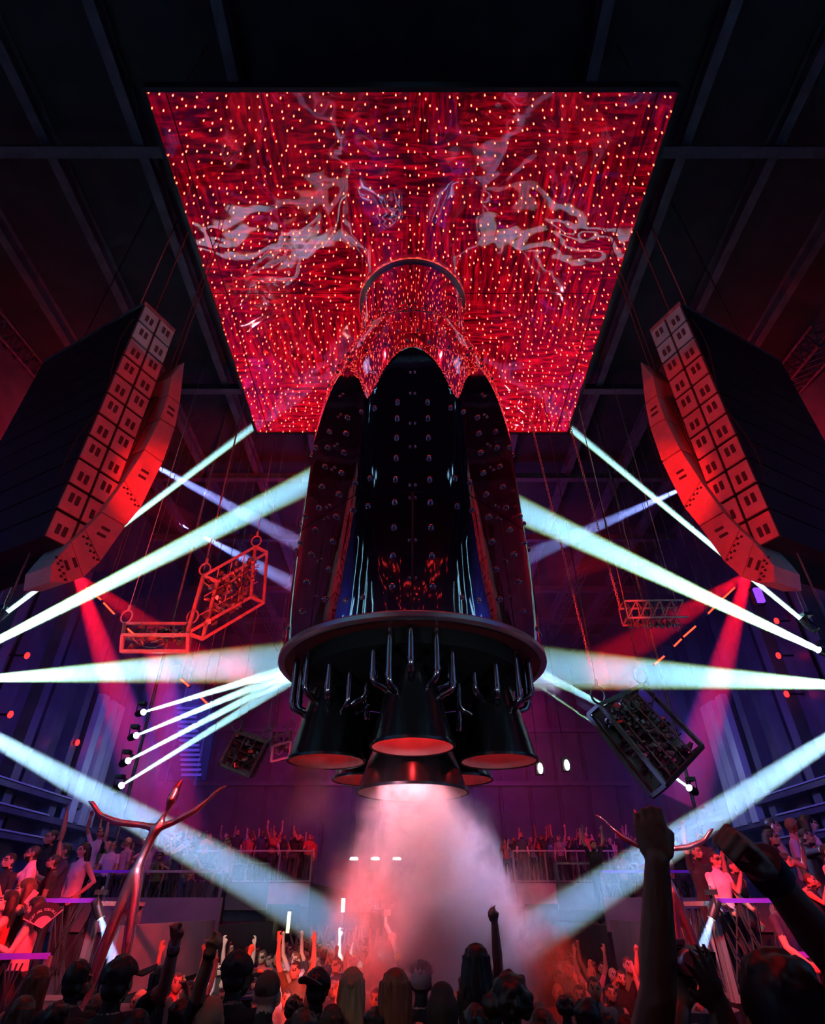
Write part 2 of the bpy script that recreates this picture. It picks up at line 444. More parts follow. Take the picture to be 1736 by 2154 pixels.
MB().lathe([(R - .05, rz(ZB) + .02), (R + .03, rz(ZB) + .03), (R + .06, rz(ZB)), (R + .06, rz(ZB) - .07), (R + .02, rz(ZB) - .09), (R - .05, rz(ZB) - .09)], (0, 10, 0), 128, close=True).build('rim_ring', m_rim, rocket, smooth=.5)
MB().lathe([(1.2, rz(ZB) - .06), (R - .02, rz(ZB) - .06), (R - .02, rz(ZB) - .02), (1.2, rz(ZB) - .02)], (0, 10, 0), 96, close=True).build('base_plate', mat('red_base_plate', (.30, .04, .05), .35, .2), rocket, smooth=.5)
MB().lathe([(1.95, rz(ZB) - .05), (1.9, rz(ZB) - .30), (.9, rz(ZB) - .55), (0, rz(ZB) - .6)], (0, 10, 0), 48).build('engine_housing', mat('matte_black', (.008, .008, .009), .8, 0, None, 0, .2), rocket, smooth=.4)
# dome rivets on the shells
rv = []
def riv(ph, z, r): rv.append((ph, z, r * 1.3))
for k in range(8):
    pc = -PI / 2 + k * PI / 4
    if math.sin(pc) > .5: continue
    for z in (4.0, 4.55, 5.1, 5.62, 6.12, 6.62, 7.12, 7.62, 8.05):
        for s in (-1, 1):
            riv(pc + s * .135, z, .038)
    for z in (4.15, 4.85, 5.72, 6.0, 6.9, 7.5, 8.3, 8.9):
        for s in (-1, 1): riv(pc + s * .022, z, .02)
    for z in (3.85, 5.55, 6.15, 7.9):
        for s in (-1, 1): riv(pc + s * .33, z, .036)
for k in range(28):
    ph = -PI * .98 + k * PI * .96 / 27
    for z, r in ((9.95, .026), (10.45, .026), (11.95, .024), (12.25, .024), (13.6, .024)):
        if (k + int(z * 10)) % 2 == 0: riv(ph, z, r)
def riv_fn(ph, z): return 1.42 if z > 12.09 else body_fn(ph, z)
rv.sort(key=lambda q: (-q[2], abs(q[0] + PI / 2)))
rm = MB().ball((0, 0, 0), 1.0, 12, 6).mesh('dome_rivet', smooth=True, mats=[m_dome])
for ph, z, r in rv[:100]:
    o = bpy.data.objects.new('dome_rivet', rm); COL.objects.link(o); o.parent = rocket; o.scale = (r, r, r)
    rr = riv_fn(ph, z) + r * .35
    o.location = Vector((RC.x + rr * math.cos(ph), RC.y + rr * math.sin(ph), rz(z))) - rocket.location
rb = MB()
for ph, z, r in rv[100:]:
    rr = riv_fn(ph, z) + r * .35
    rb.ball((RC.x + rr * math.cos(ph), RC.y + rr * math.sin(ph), rz(z)), r, 8, 5)
tag(rb.build('small_rivets', m_dome, rocket, smooth=True), kind='stuff')
# nozzles
def nozzle(cx, cy, ztop, zbot, rt, rb_, label=None):
    b = MB(); prof = []
    n = 10
    for i in range(n + 1):
        t = i / n
        prof.append((rt + (rb_ - rt) * (t ** .92), rz(ztop + (zbot - ztop) * t)))
    b.lathe([(rt * .98, rz(ztop))] + prof, (cx, cy, 0), 56)
    b.f = [f for f in b.f if len(f) == 4]; b.m = [0] * len(b.f)
    o = b.build('engine_nozzle', m_noz, rocket, smooth=.6)
    inn = MB().lathe([(r - .018, z) for r, z in prof], (cx, cy, 0), 56); inn.f = [f for f in inn.f if len(f) == 4] + [tuple(range(55, -1, -1))]; inn.m = [0] * len(inn.f)
    inn.build('inner_bell', m_nozin, o, smooth=.6, local=False).location = (0, 0, 0)
    MB().lathe([(rb_ - .02, rz(zbot) - .006), (rb_ + .014, rz(zbot) - .006), (rb_ + .014, rz(zbot) + .03), (rb_ - .02, rz(zbot) + .03)], (cx, cy, 0), 56, close=True).build('rim_band', m_rim if False else m_noz, o, smooth=.5)
    return o
NZ = []
RN = 1.42
for k in range(5):
    a = -PI / 2 + k * 2 * PI / 5
    NZ.append((RN * math.cos(a), 10 + RN * math.sin(a)))
for cx, cy_ in NZ: nozzle(cx, cy_, 3.0, 1.88, .31, .60)
nozzle(0, 10, 2.85, 1.50, .38, .885)
def pipe(cx, cy_, a, rp, z1, r_in, zin):
    d = Vector((math.cos(a), math.sin(a), 0)); c = Vector((cx, cy_, 0))
    top = c + d * rp; pts = [top + Vector((0, 0, rz(ZB) - .08)), top + Vector((0, 0, rz(z1) + .16))]
    for i in range(1, 6):
        t = i / 5 * PI / 2
        pts.append(top + Vector((0, 0, rz(z1) + .16)) - d * (.14 * (1 - math.cos(t))) - Vector((0, 0, .14 * math.sin(t))))
    pts.append(c + d * r_in + Vector((0, 0, rz(zin))))
    b = MB(); b.tube(pts, .052, 10)
    o = b.build('feed_pipe', m_pipe, rocket, smooth=.7)
    e = MB(); e.tube([top + Vector((0, 0, rz(z1) + .15)), top + Vector((0, 0, rz(z1) + .20))], .062, 10)
    e.build('pipe_sleeve', m_pipe, o, smooth=.7)
for i, (cx, cy_) in enumerate(NZ):
    for k in range(7):
        a = -PI / 2 + (k - 3) * .62 + (i in (2, 3)) * 0 + random.uniform(-.05, .05)
        rp = .60 + .03 * (k % 2)
        z1 = 2.78 - .10 * ((k + i) % 3)
        pipe(cx, cy_, a, rp, z1, .36, z1 - .06)

# ================================================================== light beams in the haze
def haze_mat(name, dens, col=(1, 1, 1)):
    m = bpy.data.materials.new(name); m.use_nodes = True; nt = m.node_tree
    nt.nodes.remove(nt.nodes['Principled BSDF'])
    v = nt.nodes.new('ShaderNodeVolumeScatter'); v.inputs['Color'].default_value = (*col, 1); v.inputs['Density'].default_value = dens
    v.inputs['Anisotropy'].default_value = 0.0
    nt.links.new(v.outputs[0], nt.nodes['Material Output'].inputs['Volume'])
    return m
SIG = .12
m_haze = haze_mat('haze_in_beam', SIG)
def glow_glass():
    """A clear front glass that gives off light: emission added to a fully transparent surface."""
    m = bpy.data.materials.new('lamp_lens'); m.use_nodes = True; nt = m.node_tree; nt.nodes.remove(nt.nodes['Principled BSDF'])
    e = nt.nodes.new('ShaderNodeEmission'); e.inputs[0].default_value = (.85, .97, 1, 1); e.inputs[1].default_value = 8
    t = nt.nodes.new('ShaderNodeBsdfTransparent'); a = nt.nodes.new('ShaderNodeAddShader')
    nt.links.new(e.outputs[0], a.inputs[0]); nt.links.new(t.outputs[0], a.inputs[1]); nt.links.new(a.outputs[0], nt.nodes['Material Output'].inputs[0])
    m.cycles.emission_sampling = 'NONE'
    return m
m_lens = glow_glass()
def gobo(d, col, edge):
    """Colour of the lamp: pale core, yellow-green fringe at the edge of its cone (the lamp's own optics)."""
    d.use_nodes = True; nt = d.node_tree; em = nt.nodes['Emission']
    tc = nt.nodes.new('ShaderNodeTexCoord'); sx = nt.nodes.new('ShaderNodeSeparateXYZ')
    ac = nt.nodes.new('ShaderNodeMath'); ac.operation = 'ABSOLUTE'
    acs = nt.nodes.new('ShaderNodeMath'); acs.operation = 'ARCCOSINE'
    dv = nt.nodes.new('ShaderNodeMath'); dv.operation = 'DIVIDE'; dv.inputs[1].default_value = d.spot_size / 2
    cr = nt.nodes.new('ShaderNodeValToRGB'); e = cr.color_ramp.elements
    e[0].position = .60; e[0].color = (*col, 1); e[1].position = 1.0; e[1].color = (0, 0, 0, 1)
    k = e.new(.78); k.color = (*[(a + b) / 2 for a, b in zip(col, edge)], 1)
    k = e.new(.90); k.color = (*[q * .30 for q in edge], 1)
    nt.links.new(tc.outputs['Normal'], sx.inputs[0]); nt.links.new(sx.outputs['Z'], ac.inputs[0]); nt.links.new(ac.outputs[0], acs.inputs[0])
    nt.links.new(acs.outputs[0], dv.inputs[0]); nt.links.new(dv.outputs[0], cr.inputs[0]); nt.links.new(cr.outputs[0], em.inputs[0])
def beam(label, a, b, r1, lum, col=(.27, .66, 1.0), edge=(.45, .72, .10), r0=0.0, haze=None, name='light_shaft', group=None, blend=.1):
    a, b = Vector(a), Vector(b); L = (b - a).length; d = (b - a) / L
    tan = (r1 - r0) / L; back = r0 / tan if tan else 0
    x, y, _ = frame_of(d); n = 28
    vs = []; stops = 6
    for i in range(stops + 1):
        t = i / stops; r = max(.01, (r0 + (r1 - r0) * t))
        vs += [a + d * (L * t) + (x * math.cos(2 * PI * j / n) + y * math.sin(2 * PI * j / n)) * r for j in range(n)]
    fs = [(i * n + j, i * n + (j + 1) % n, (i + 1) * n + (j + 1) % n, (i + 1) * n + j) for i in range(stops) for j in range(n)]
    fs += [tuple(range(n - 1, -1, -1)), tuple(range(stops * n, stops * n + n))]
    o = MB().add(vs, fs).build(name, haze or m_haze)
    tag(o, label, 'light beam', group)
    dd = L + back; power = 4 * PI * PI * lum * 4 * PI * dd * dd / (SIG * 2 * r1) * math.exp(SIG * L * .5)
    s = spot('beam_lamp', a - d * back, b, 2 * math.atan(tan), (1, 1, 1), power, blend, .02)
    if edge: gobo(s.data, col, edge)
    else: s.data.color = col
    return o

def fixture(a, b, label, lens=True, r=.11, group=None, hang=.5, pole=None):
    """A moving-head stage light: base, yoke, barrel and glowing lens, pointing from a to b."""
    a, b = Vector(a), Vector(b); d = (b - a).normalized(); x, y, _ = frame_of(d); k = r / .11
    M = Matrix((x, y, d)).transposed()
    root = thing('stage_light', label, 'stage light', a - d * .3 * k, group)
    o = MB().lathe([(r * 1.02, -.50 * k), (r * 1.15, -.45 * k), (r * 1.18, -.15 * k), (r * 1.1, 0), (r * 1.0, 0), (r * .98, -.50 * k)], a, 20, M=M, close=True).build('barrel', m_black, root, smooth=.5)
    if lens: MB().lathe([(0, -.012), (r * .99, -.012)], a, 20, M=M).build('lens', m_lens, root)
    h = Vector((d.x, d.y, 0)).normalized() if abs(d.z) < .98 else Vector((1, 0, 0)); sd = h.cross(Vector((0, 0, 1))); c = a - d * .3 * k
    yk = MB()
    yk.tube([c + sd * (r * 1.25), c + sd * (r * 1.5) + Vector((0, 0, .3 * k)), c - sd * (r * 1.5) + Vector((0, 0, .3 * k)), c - sd * (r * 1.25)], .022 * k, 6)
    yk.build('yoke', m_black, root)
    MB().box(c + Vector((0, 0, .36 * k)), (.26 * k, .26 * k, .12 * k)).build('base', m_black, root)
    if pole: MB().bar(c + Vector((0, 0, .36 * k)), (pole[0], pole[1], c.z + .36 * k), .05).build('bracket', m_steel, root)
    else: MB().tube([c + Vector((0, 0, .40 * k)), c + Vector((0, 0, .40 * k + hang if hang < .5 else CEIL - c.z))], .015, 6).build('hanging_pipe', m_steel, root)
    return root
def bm(lab, short, pa, Ya, pb, Yb, w0, w1, lum, lens=True, hang=None, pole=None, **k):
    """w0, w1: half widths in metres at the two ends."""
    a, b = PY(*pa, Ya), PY(*pb, Yb)
    beam(lab, a, b, w1, lum, r0=w0, **k)
    fixture(a, b, 'black stage light throwing ' + short, lens, r=max(w0, .075) + .012, hang=CEIL - a.z - .6 if hang is None else hang, pole=pole)
bm('bright beam rising from the left edge to the rocket\'s middle', 'the left rising beam', (-30, 1360), 14, (705, 986), 11.0, .10, .36, .62)
bm('bright beam rising from the right wall to the rocket\'s middle', 'the right rising beam', (1722, 1367), 14, (1035, 1046), 11.0, .075, .38, .62)
bm('level beam from the left edge to the rocket\'s base', 'the left level beam', (-40, 1428), 14, (660, 1390), 11.2, .085, .48, .30)
bm('level beam from the right edge to the rocket\'s base', 'the right level beam', (1790, 1443), 14, (1075, 1400), 11.2, .085, .50, .30)
bm('beam from behind the left loudspeaker up to the panel\'s left corner', 'the beam past the left loudspeaker', (12, 1288), 13, (610, 836), 17.2, .075, .24, .50)
bm('beam from behind the right loudspeaker up to the panel\'s right corner', 'the beam past the right loudspeaker', (1688, 1302), 13, (1090, 806), 17.2, .075, .24, .50)
bm('wide beam slanting down from the left edge into the crowd', 'the left wide slanting beam', (-50, 1532), 8.0, (748, 1974), 14, .09, .47, .16, col=(.26, .52, 1), edge=(.30, .50, .30))
bm('wide beam slanting down from the right edge into the crowd', 'the right wide slanting beam', (1790, 1526), 8.0, (1066, 2000), 14, .09, .46, .17, col=(.26, .52, 1), edge=(.30, .50, .30))
for i, (p, n) in enumerate((((302, 1498), 'topmost'), ((287, 1547), 'second from the top'), ((270, 1600), 'third from the top'), ((256, 1652), 'lowest'))):
    bm('thin beam fanning from the left wall, ' + n + ' of four', 'the left fan\'s ' + n + ' thin beam', p, 17, (650, (1394, 1398, 1402, 1408)[i]), 11.6, .032, .125, (.5, .45, .4, .28)[i], group='fan of thin beams at left', pole=(-8.15, 18.05))
for i, (p, n) in enumerate((((1392, 1548), 'highest'), ((1398, 1590), 'middle'), ((1450, 1657), 'lowest'))):
    bm('thin beam fanning from the right wall past the dark hung frame, ' + n + ' of three', 'the right fan\'s ' + n + ' thin beam', p, 17, (1085, (1390, 1394, 1398)[i]), 11.6, .032, .125, (.5, .45, .4)[i], group='fan of thin beams at right', pole=(8.0, 18.05))
for sx, l in ((-8.15, 'left'), (8.0, 'right')):
    q = thing('lighting_pole', 'tall dark pole carrying the stage lights of the %s fan' % l, 'pole', (sx, 18.05, 0)); MB().tube([(sx, 18.05, 0), (sx, 18.05, CEIL)], .05, 10).build('mast', m_steel, q, smooth=.7); MB().box((sx, 18.05, 2.25), (.4, .4, .06)).build('foot_plate', m_steel, q)
# pale blue beams further back
for lab, pa, pb in (('faint blue beam sloping down right from the left loudspeaker', (300, 966), (700, 1182)), ('faint blue beam low at left reaching the rocket\'s flank', (430, 1130), (690, 1268)),
                    ('faint blue beam sloping down left from the right loudspeaker', (1440, 1026), (1050, 1198)), ('lower faint blue beam at right reaching the rocket\'s flank', (1520, 1092), (1050, 1262))):
    beam(lab, PY(*pa, 19), PY(*pb, 16), .36, .14, col=(.28, .38, 1), r0=.08, edge=(.06, .06, .3))
# broad red shafts
for lab, pa, Ya, pb, Yb, w0, w1, lum in (('broad red shaft falling from the left loudspeaker', (165, 1215), 20, (330, 1720), 23, .2, 1.0, .10), ('red shaft spreading right from under the left loudspeaker', (165, 1215), 15, (470, 1420), 19, .12, .55, .06),
        ('broad red shaft falling from the right loudspeaker', (1572, 1210), 20, (1440, 1690), 23, .2, .95, .10), ('red shaft spreading left from under the right loudspeaker', (1572, 1210), 15, (1230, 1420), 19, .12, .75, .06),
        ('red shaft standing on the left wall by the pillars', (330, 1370), 20, (385, 1760), 22, .5, .9, .08), ('dim red shaft in the dark above the left beams', (140, 960), 20, (480, 1150), 20, .3, .6, .06), ('dim red shaft in the dark above the right beams', (1500, 1150), 20, (1150, 1190), 20, .3, .6, .06)):
    beam(lab, PY(*pa, Ya), PY(*pb, Yb), w1, lum, col=(1, .004, .02), edge=(.25, .0, .02), r0=w0)
# unseen beams added behind the photographer to put streaks on the rocket's mirror skin
for s in (-1, 1):
    nm = 'left' if s < 0 else 'right'
    for i, (a, b) in enumerate((((-10, -5, 4.2), (-5.5, -5, 14)), ((-12, -1, 3.2), (-6, -4, 15)), ((-13, 2.5, 3), (-8.5, .5, 15)))):
        beam('added light beam behind the photographer on the %s, %s' % (nm, ('nearest the middle', 'second from the middle', 'third from the middle', 'beside the terrace')[i]), (a[0] * s, a[1], a[2]), (b[0] * s, b[1], b[2]), .14, .75, r0=.01, edge=(.2, .5, .5))

for s in (-1, 1):  # more unseen beams added for reflections in the rocket
    nm = 'left' if s < 0 else 'right'
    for i, (a, b) in enumerate((((-12, 5, 3.2), (-6.5, 3, 9.5)), ((-12.5, 6.4, 2.6), (-8.2, 4.8, 9)), ((-11, -3, 3.6), (-6.5, -4, 14)), ((-12.5, .8, 3), (-7.2, -2, 15)))):
        beam('added light beam out of frame on the %s of the photographer, %s' % (nm, ('highest at the terrace', 'lowest at the terrace', 'crossing behind', 'leaning back')[i]), (a[0] * s, a[1], a[2]), (b[0] * s, b[1], b[2]), .14, .75, r0=.01, edge=(.2, .5, .5))

# ================================================================== people
def remesh(b, voxel, smooth_it=3):
    """Fuse overlapping solids into one continuous skin."""
    me = b.mesh('tmp'); o = bpy.data.objects.new('tmp', me); COL.objects.link(o)
    r = o.modifiers.new('r', 'REMESH'); r.mode = 'VOXEL'; r.voxel_size = voxel
    s = o.modifiers.new('s', 'SMOOTH'); s.factor = .5; s.iterations = smooth_it
    dg = bpy.context.evaluated_depsgraph_get(); dg.update()
    out = bpy.data.meshes.new_from_object(o.evaluated_get(dg))
    bpy.data.objects.remove(o); bpy.data.meshes.remove(me)
    return out
def limb(b, pts, rs, n=10):
    b.tube(pts, rs, n)
    for p, r in zip(pts, rs): b.ball(p, r, n, 6)
def hand(b, w, d, nrm, style, side, s=1.0):
    """palm, four fingers of unequal length and a thumb; w wrist, d pointing direction, nrm palm normal."""
    d = Vector(d).normalized(); nrm = Vector(nrm); nrm = (nrm - d * nrm.dot(d)).normalized(); l = d.cross(nrm) * side
    w = Vector(w)
    M = Matrix((l, nrm, d)).transposed()
    b.ball(w + d * .045 * s, (.042 * s, .018 * s, .055 * s), 12, 8, M=M)
    b.ball(w + d * .075 * s, (.041 * s, .015 * s, .026 * s), 12, 6, M=M)
    lens = (.070, .078, .072, .056)
    for i, L in enumerate(lens):
        off = (i - 1.5) * .0205 * s
        base = w + d * (.088 - .004 * abs(i - 1)) * s - l * off
        L *= s
        if style == 'fist' or (style == 'point' and i != 0) or (style == 'horns' and i in (1, 2)):
            p1 = base + d * (L * .44) + nrm * (.002 * s); p2 = p1 + nrm * (.036 * s) - d * .008 * s; p3 = p2 - d * (L * .46) + nrm * .000 * s
        elif style == 'grip':
            p1 = base + d * (L * .40) + nrm * (.012 * s); p2 = p1 + nrm * (.026 * s) + d * .010 * s; p3 = p2 + nrm * .016 * s - d * .014 * s
        elif style == 'open':
            f = d - l * (off * 7 / s); f.normalize()
            p1 = base + f * L * .42; p2 = p1 + f * L * .32 + nrm * .004 * s; p3 = p2 + f * L * .28 + nrm * .006 * s
        else:
            f = d - l * (off * 2.0 / s)
            p1 = base + f * L * .40 + nrm * .006 * s; p2 = p1 + f * L * .28 + nrm * .014 * s; p3 = p2 + f * L * .18 + nrm * .018 * s
        limb(b, [base - d * .02 * s, base, p1, p2, p3], [.0105 * s, .0112 * s, .0092 * s, .0086 * s, .0074 * s], 8)
    tb = w + d * .028 * s + l * .030 * s
    if style in ('fist', 'point', 'horns', 'grip'):
        t1 = tb + d * .032 * s + l * .014 * s + nrm * .018 * s; t2 = t1 + d * .022 * s - l * .016 * s + nrm * .018 * s
    else:
        t1 = tb + d * .032 * s + l * .026 * s + nrm * .008 * s; t2 = t1 + d * .028 * s + l * .012 * s + nrm * .006 * s
    limb(b, [tb - d * .01 * s, t1, t2], [.015 * s, .0125 * s, .0095 * s], 8)
def head_shape(b, c, detail=True, yaw=0.0, pitch=0.0, f=1.0):
    M = Matrix.Rotation(yaw, 3, 'Z') @ Matrix.Rotation(pitch, 3, 'X'); c = Vector(c)
    q = lambda x, y, z: c + M @ (Vector((x, y, z)) * f)
    b.ball(q(0, -.012, .025), (.076 * f, .094 * f, .092 * f), 16, 12, M=M)
    b.ball(q(0, .028, -.030), (.062 * f, .064 * f, .082 * f), 14, 10, M=M)
    b.ball(q(0, .055, -.082), (.030 * f, .030 * f, .026 * f), 10, 8, M=M)
    if detail:
        b.ball(q(0, .092, .028), (.052 * f, .016 * f, .014 * f), 10, 6, M=M)
        limb(b, [q(0, .090, .02), q(0, .108, -.022)], [.010 * f, .0155 * f], 8)
        b.ball(q(0, .092, -.052), (.026 * f, .014 * f, .010 * f), 10, 6, M=M)
        for s in (-1, 1):
            b.ball(q(s * .078, -.005, -.01), (.012 * f, .022 * f, .034 * f), 8, 6, M=M)
            b.ball(q(s * .042, .070, -.018), (.022 * f, .02 * f, .022 * f), 8, 6, M=M)
    return q, M
ARMS = {  # upper-arm and forearm directions for side +1 (x outward), hand style
    'down': ((.16, .02, -1), (.06, .22, -1), 'relaxed'),
    'up': ((.45, .12, .9), (.02, .15, 1), 'open'),
    'fist': ((.40, .25, .85), (-.05, .25, 1), 'fist'),
    'point': ((.30, .30, .9), (.10, .25, 1), 'point'),
    'bent': ((.35, .55, -.35), (-.25, .35, .95), 'open'),
    'phone': ((.18, .75, .1), (-.28, .35, .85), 'grip'),
    'clap': ((.22, .55, -.75), (-.62, .65, .35), 'relaxed'),
    'wide': ((.95, .15, .35), (.35, .2, .95), 'open'),
    'rail': ((.18, .30, -.95), (-.02, .75, -.55), 'grip'),
    'drink': ((.22, .35, -.9), (-.30, .80, .35), 'grip'),
    'hip': ((.55, -.25, -.8), (-.55, .35, -.6), 'relaxed'),
}
def person_mesh(name, larm='down', rarm='down', female=False, voxel=.014, sleeve=.55, detail=True, yaw=0.0, pitch=0.0, lean=0.0,
                joints=None, long_sleeve=False, dress=False, bald=False, hairlong=False, glasses=False, beard=False, neck_top=1.475, hair=True, top_low=None):
    b = MB(); seg = []                                  # seg: (a, b, radius, material)
    SK, TOP, BOT, HAIR, SHOE, DARK = range(6)
    k = .93 if female else 1.0
    bend = lambda p: Vector((p[0], p[1] + lean * max(0, p[2] - .95), p[2]))
    rings = [(.100, .09, .80), (.150 * (1.06 if female else 1), .115, .86), (.168 * (1.05 if female else 1), .12, .95), (.140 * k, .098, 1.10), (.160 * k, .112, 1.24), (.178 * k, .115, 1.34), (.165 * k, .09, 1.42), (.09, .065, 1.475), (.055, .055, 1.50)]
    n = 20; vs = []
    for rx, ry, z in rings:
        for j in range(n):
            a = 2 * PI * j / n; vs.append(bend((rx * math.cos(a), ry * math.sin(a) + (.012 if 1.2 < z < 1.4 else 0), z)))
    fs = [(i * n + j, i * n + (j + 1) % n, (i + 1) * n + (j + 1) % n, (i + 1) * n + j) for i in range(len(rings) - 1) for j in range(n)]
    fs += [tuple(range(n - 1, -1, -1)), tuple(range((len(rings) - 1) * n, len(rings) * n))]
    b.add(vs, fs)
    if female:
        for s in (-1, 1): b.ball(bend((s * .068, .072, 1.275)), (.068, .055, .065), 12, 8)
    seg.append((bend((0, 0, .98)), bend((0, 0, 1.42)), .14, TOP))
    seg.append((bend((0, 0, .80)), bend((0, 0, .93)), .15, BOT))
    nb = bend((0, -.005, 1.47)); hc = bend((0, .03, 1.625)) + Vector((0, lean * .1, 0))
    limb(b, [nb - Vector((0, 0, .04)), hc - Vector((0, .03, .07))], [.056 * k, .052 * k], 12)
    seg.append((nb, hc - Vector((0, .02, .06)), .055, SK))
    q, M = head_shape(b, hc, detail, yaw, pitch, .97 if female else 1.0)
    seg.append((hc, hc + Vector((0, 0, .02)), .09, SK))
    for s in (-1, 1):
        hip = Vector((s * .092, 0, .90)); kn = Vector((s * .105, .02, .49)); an = Vector((s * .115, -.02, .085))
        limb(b, [hip, (hip + kn) / 2, kn, (kn * .6 + an * .4), an], [.088, .076, .056, .056, .038], 12)
        limb(b, [an + Vector((0, -.02, -.035)), an + Vector((s * .02, .12, -.05))], [.045, .036], 10)
        seg.append((hip, kn, .08, SK if dress else BOT)); seg.append((kn, an, .05, SK if dress else BOT)); seg.append((an + Vector((0, -.02, -.04)), an + Vector((s * .02, .13, -.05)), .04, SHOE))
        if dress: seg.append((hip, hip * .55 + kn * .45, .09, TOP))
        if joints and s in joints:
            sh, el, wr, hd, nr, st = joints[s]
            sh, el, wr, hd, nr = map(Vector, (sh, el, wr, hd, nr))
        else:
            ud, fd, st = ARMS[larm if s < 0 else rarm]
            sh = bend((s * .172 * k, -.005, 1.415)); ud = Vector((ud[0] * s, ud[1], ud[2])).normalized(); fd = Vector((fd[0] * s, fd[1], fd[2])).normalized()
            if ud.z > .3: sh = sh + Vector((-s * .01, 0, .035))
            el = sh + ud * .285; wr = el + fd * .25; hd = fd
            nr = Vector((-s, .25, 0)) if abs(fd.z) < .75 or fd.z < 0 else Vector((-s * .25, 1, 0))
        limb(b, [sh, (sh * .55 + el * .45), el, (el * .7 + wr * .3), wr], [.060 * k, .048 * k, .040 * k, .042 * k, .028 * k], 12)
        b.ball(bend((s * .145 * k, -.005, 1.41)), (.07, .062, .06), 12, 8)
        hand(b, wr, hd, nr, st, s, .95 * k)
        if long_sleeve: seg += [(sh, el, .05, TOP), (el, wr, .04, TOP)]
        else:
            if sleeve > 0:
                se = sh.lerp(el, sleeve); seg.append((sh, se, .05, TOP)); seg.append((se + (el - se) * .1, el, .045, SK))
            else: seg.append((sh, el, .05, SK))
            seg.append((el, wr, .038, SK))
        seg.append((wr, wr + hd.normalized() * .16, .045, SK))
    me = remesh(b, voxel)
    me.name = name
    nv = len(me.vertices); co = np.empty(nv * 3); me.vertices.foreach_get('co', co); co = co.reshape(-1, 3)
    best = np.full(nv, 1e9); lab = np.zeros(nv, int)
    for a, c, r, m in seg:
        a = np.array(a); c = np.array(c); ab = c - a; t = np.clip(((co - a) @ ab) / max(1e-9, ab @ ab), 0, 1)
        d = np.linalg.norm(co - a - t[:, None] * ab, axis=1) / r
        u = d < best; best[u] = d[u]; lab[u] = m
    hcn = np.array(hc); Mi = np.array(M.transposed())
    lc = (co - hcn) @ Mi.T / (.97 if female else 1.0)
    hd_ = np.linalg.norm(lc * np.array((1, .85, .8)), axis=1) < .125
    if hair and not bald:
        hm = hd_ & (lc[:, 2] > -.10) & (((lc[:, 2] > .072) & (lc[:, 1] < .085)) | ((lc[:, 1] < -.005) & (lc[:, 2] > -.075) & (abs(lc[:, 0]) < .085)) | ((lc[:, 1] < .045) & (lc[:, 2] > .03)))
        ear = (abs(lc[:, 0]) > .079) & (lc[:, 2] < .03)
        lab[hm & ~ear] = HAIR
    nk = (co[:, 2] > 1.492) & (np.hypot(co[:, 0], co[:, 1] - lean * .5) < .080) & ~hd_
    nk &= lab == TOP
    lab[nk] = SK
    if detail:
        for s in (-1, 1):
            e = hd_ & (abs(lc[:, 0] - s * .032) < (.026 if glasses else .017)) & (abs(lc[:, 2] - .008) < (.018 if glasses else .008)) & (lc[:, 1] > .055)
            bw = hd_ & (abs(lc[:, 0] - s * .033) < .022) & (abs(lc[:, 2] - .034) < .006) & (lc[:, 1] > .06)
            lab[e | bw] = DARK
        if glasses: lab[hd_ & (abs(lc[:, 2] - .012) < .006) & (lc[:, 1] > -.01) & (abs(lc[:, 0]) < .1)] = DARK
        if beard: lab[hd_ & (lc[:, 2] < -.035) & (lc[:, 2] > -.125) & (lc[:, 1] > .02) & ~((abs(lc[:, 2] + .052) < .008) & (abs(lc[:, 0]) < .025))] = HAIR
    if top_low: lab[(lab == BOT) & (co[:, 2] > top_low)] = TOP
    npoly = len(me.polygons); tot = np.empty(npoly, int); me.polygons.foreach_get('loop_total', tot); st_ = np.empty(npoly, int); me.polygons.foreach_get('loop_start', st_)
    li = np.empty(len(me.loops), int); me.loops.foreach_get('vertex_index', li)
    fl = lab[li[st_]]
    me.materials.clear()
    for _ in range(6): me.materials.append(None)
    me.polygons.foreach_set('material_index', fl.astype(np.int32)); me.polygons.foreach_set('use_smooth', [True] * npoly)
    me.update()
    return me
SKINS = [mat('skin_light', (.62, .40, .30), .5), mat('skin_tan', (.45, .26, .17), .5), mat('skin_brown', (.24, .13, .08), .5), mat('skin_pale', (.72, .50, .41), .5)]
HAIRS = [mat('hair_black', (.012, .010, .010), .45), mat('hair_brown', (.06, .03, .018), .45), mat('hair_auburn', (.16, .045, .022), .45), mat('hair_blonde', (.55, .40, .22), .45)]
TOPS = {'black': noisy('black_cotton', (.014, .014, .016), (.024, .023, .026), 14, .8), 'white': noisy('white_cotton', (.70, .70, .72), (.80, .80, .82), 12, .8), 'grey': noisy('grey_cotton', (.20, .20, .21), (.28, .28, .30), 12, .8),
        'red': noisy('red_cotton', (.45, .05, .05), (.55, .08, .07), 12, .8), 'navy': noisy('navy_cotton', (.02, .025, .07), (.035, .04, .10), 12, .8), 'pink': noisy('pink_cotton', (.65, .32, .38), (.72, .4, .45), 12, .8),
        'olive': noisy('olive_cotton', (.14, .14, .07), (.2, .2, .1), 12, .8)}
BOTS = [mat('black_denim', (.016, .016, .02), .8), mat('blue_denim', (.05, .07, .14), .8), mat('grey_trouser', (.08, .08, .085), .8)]
m_shoe = mat('dark_shoe', (.02, .02, .02), .5)
m_dark = mat('dark_lens', (.012, .010, .010), .3)
def dress_up(o, skin, top, bot, hair):
    ms = [SKINS[skin], TOPS[top], BOTS[bot], HAIRS[hair], m_shoe, m_dark]
    for i, m in enumerate(ms):
        o.material_slots[i].link = 'OBJECT'; o.material_slots[i].material = m
    return o
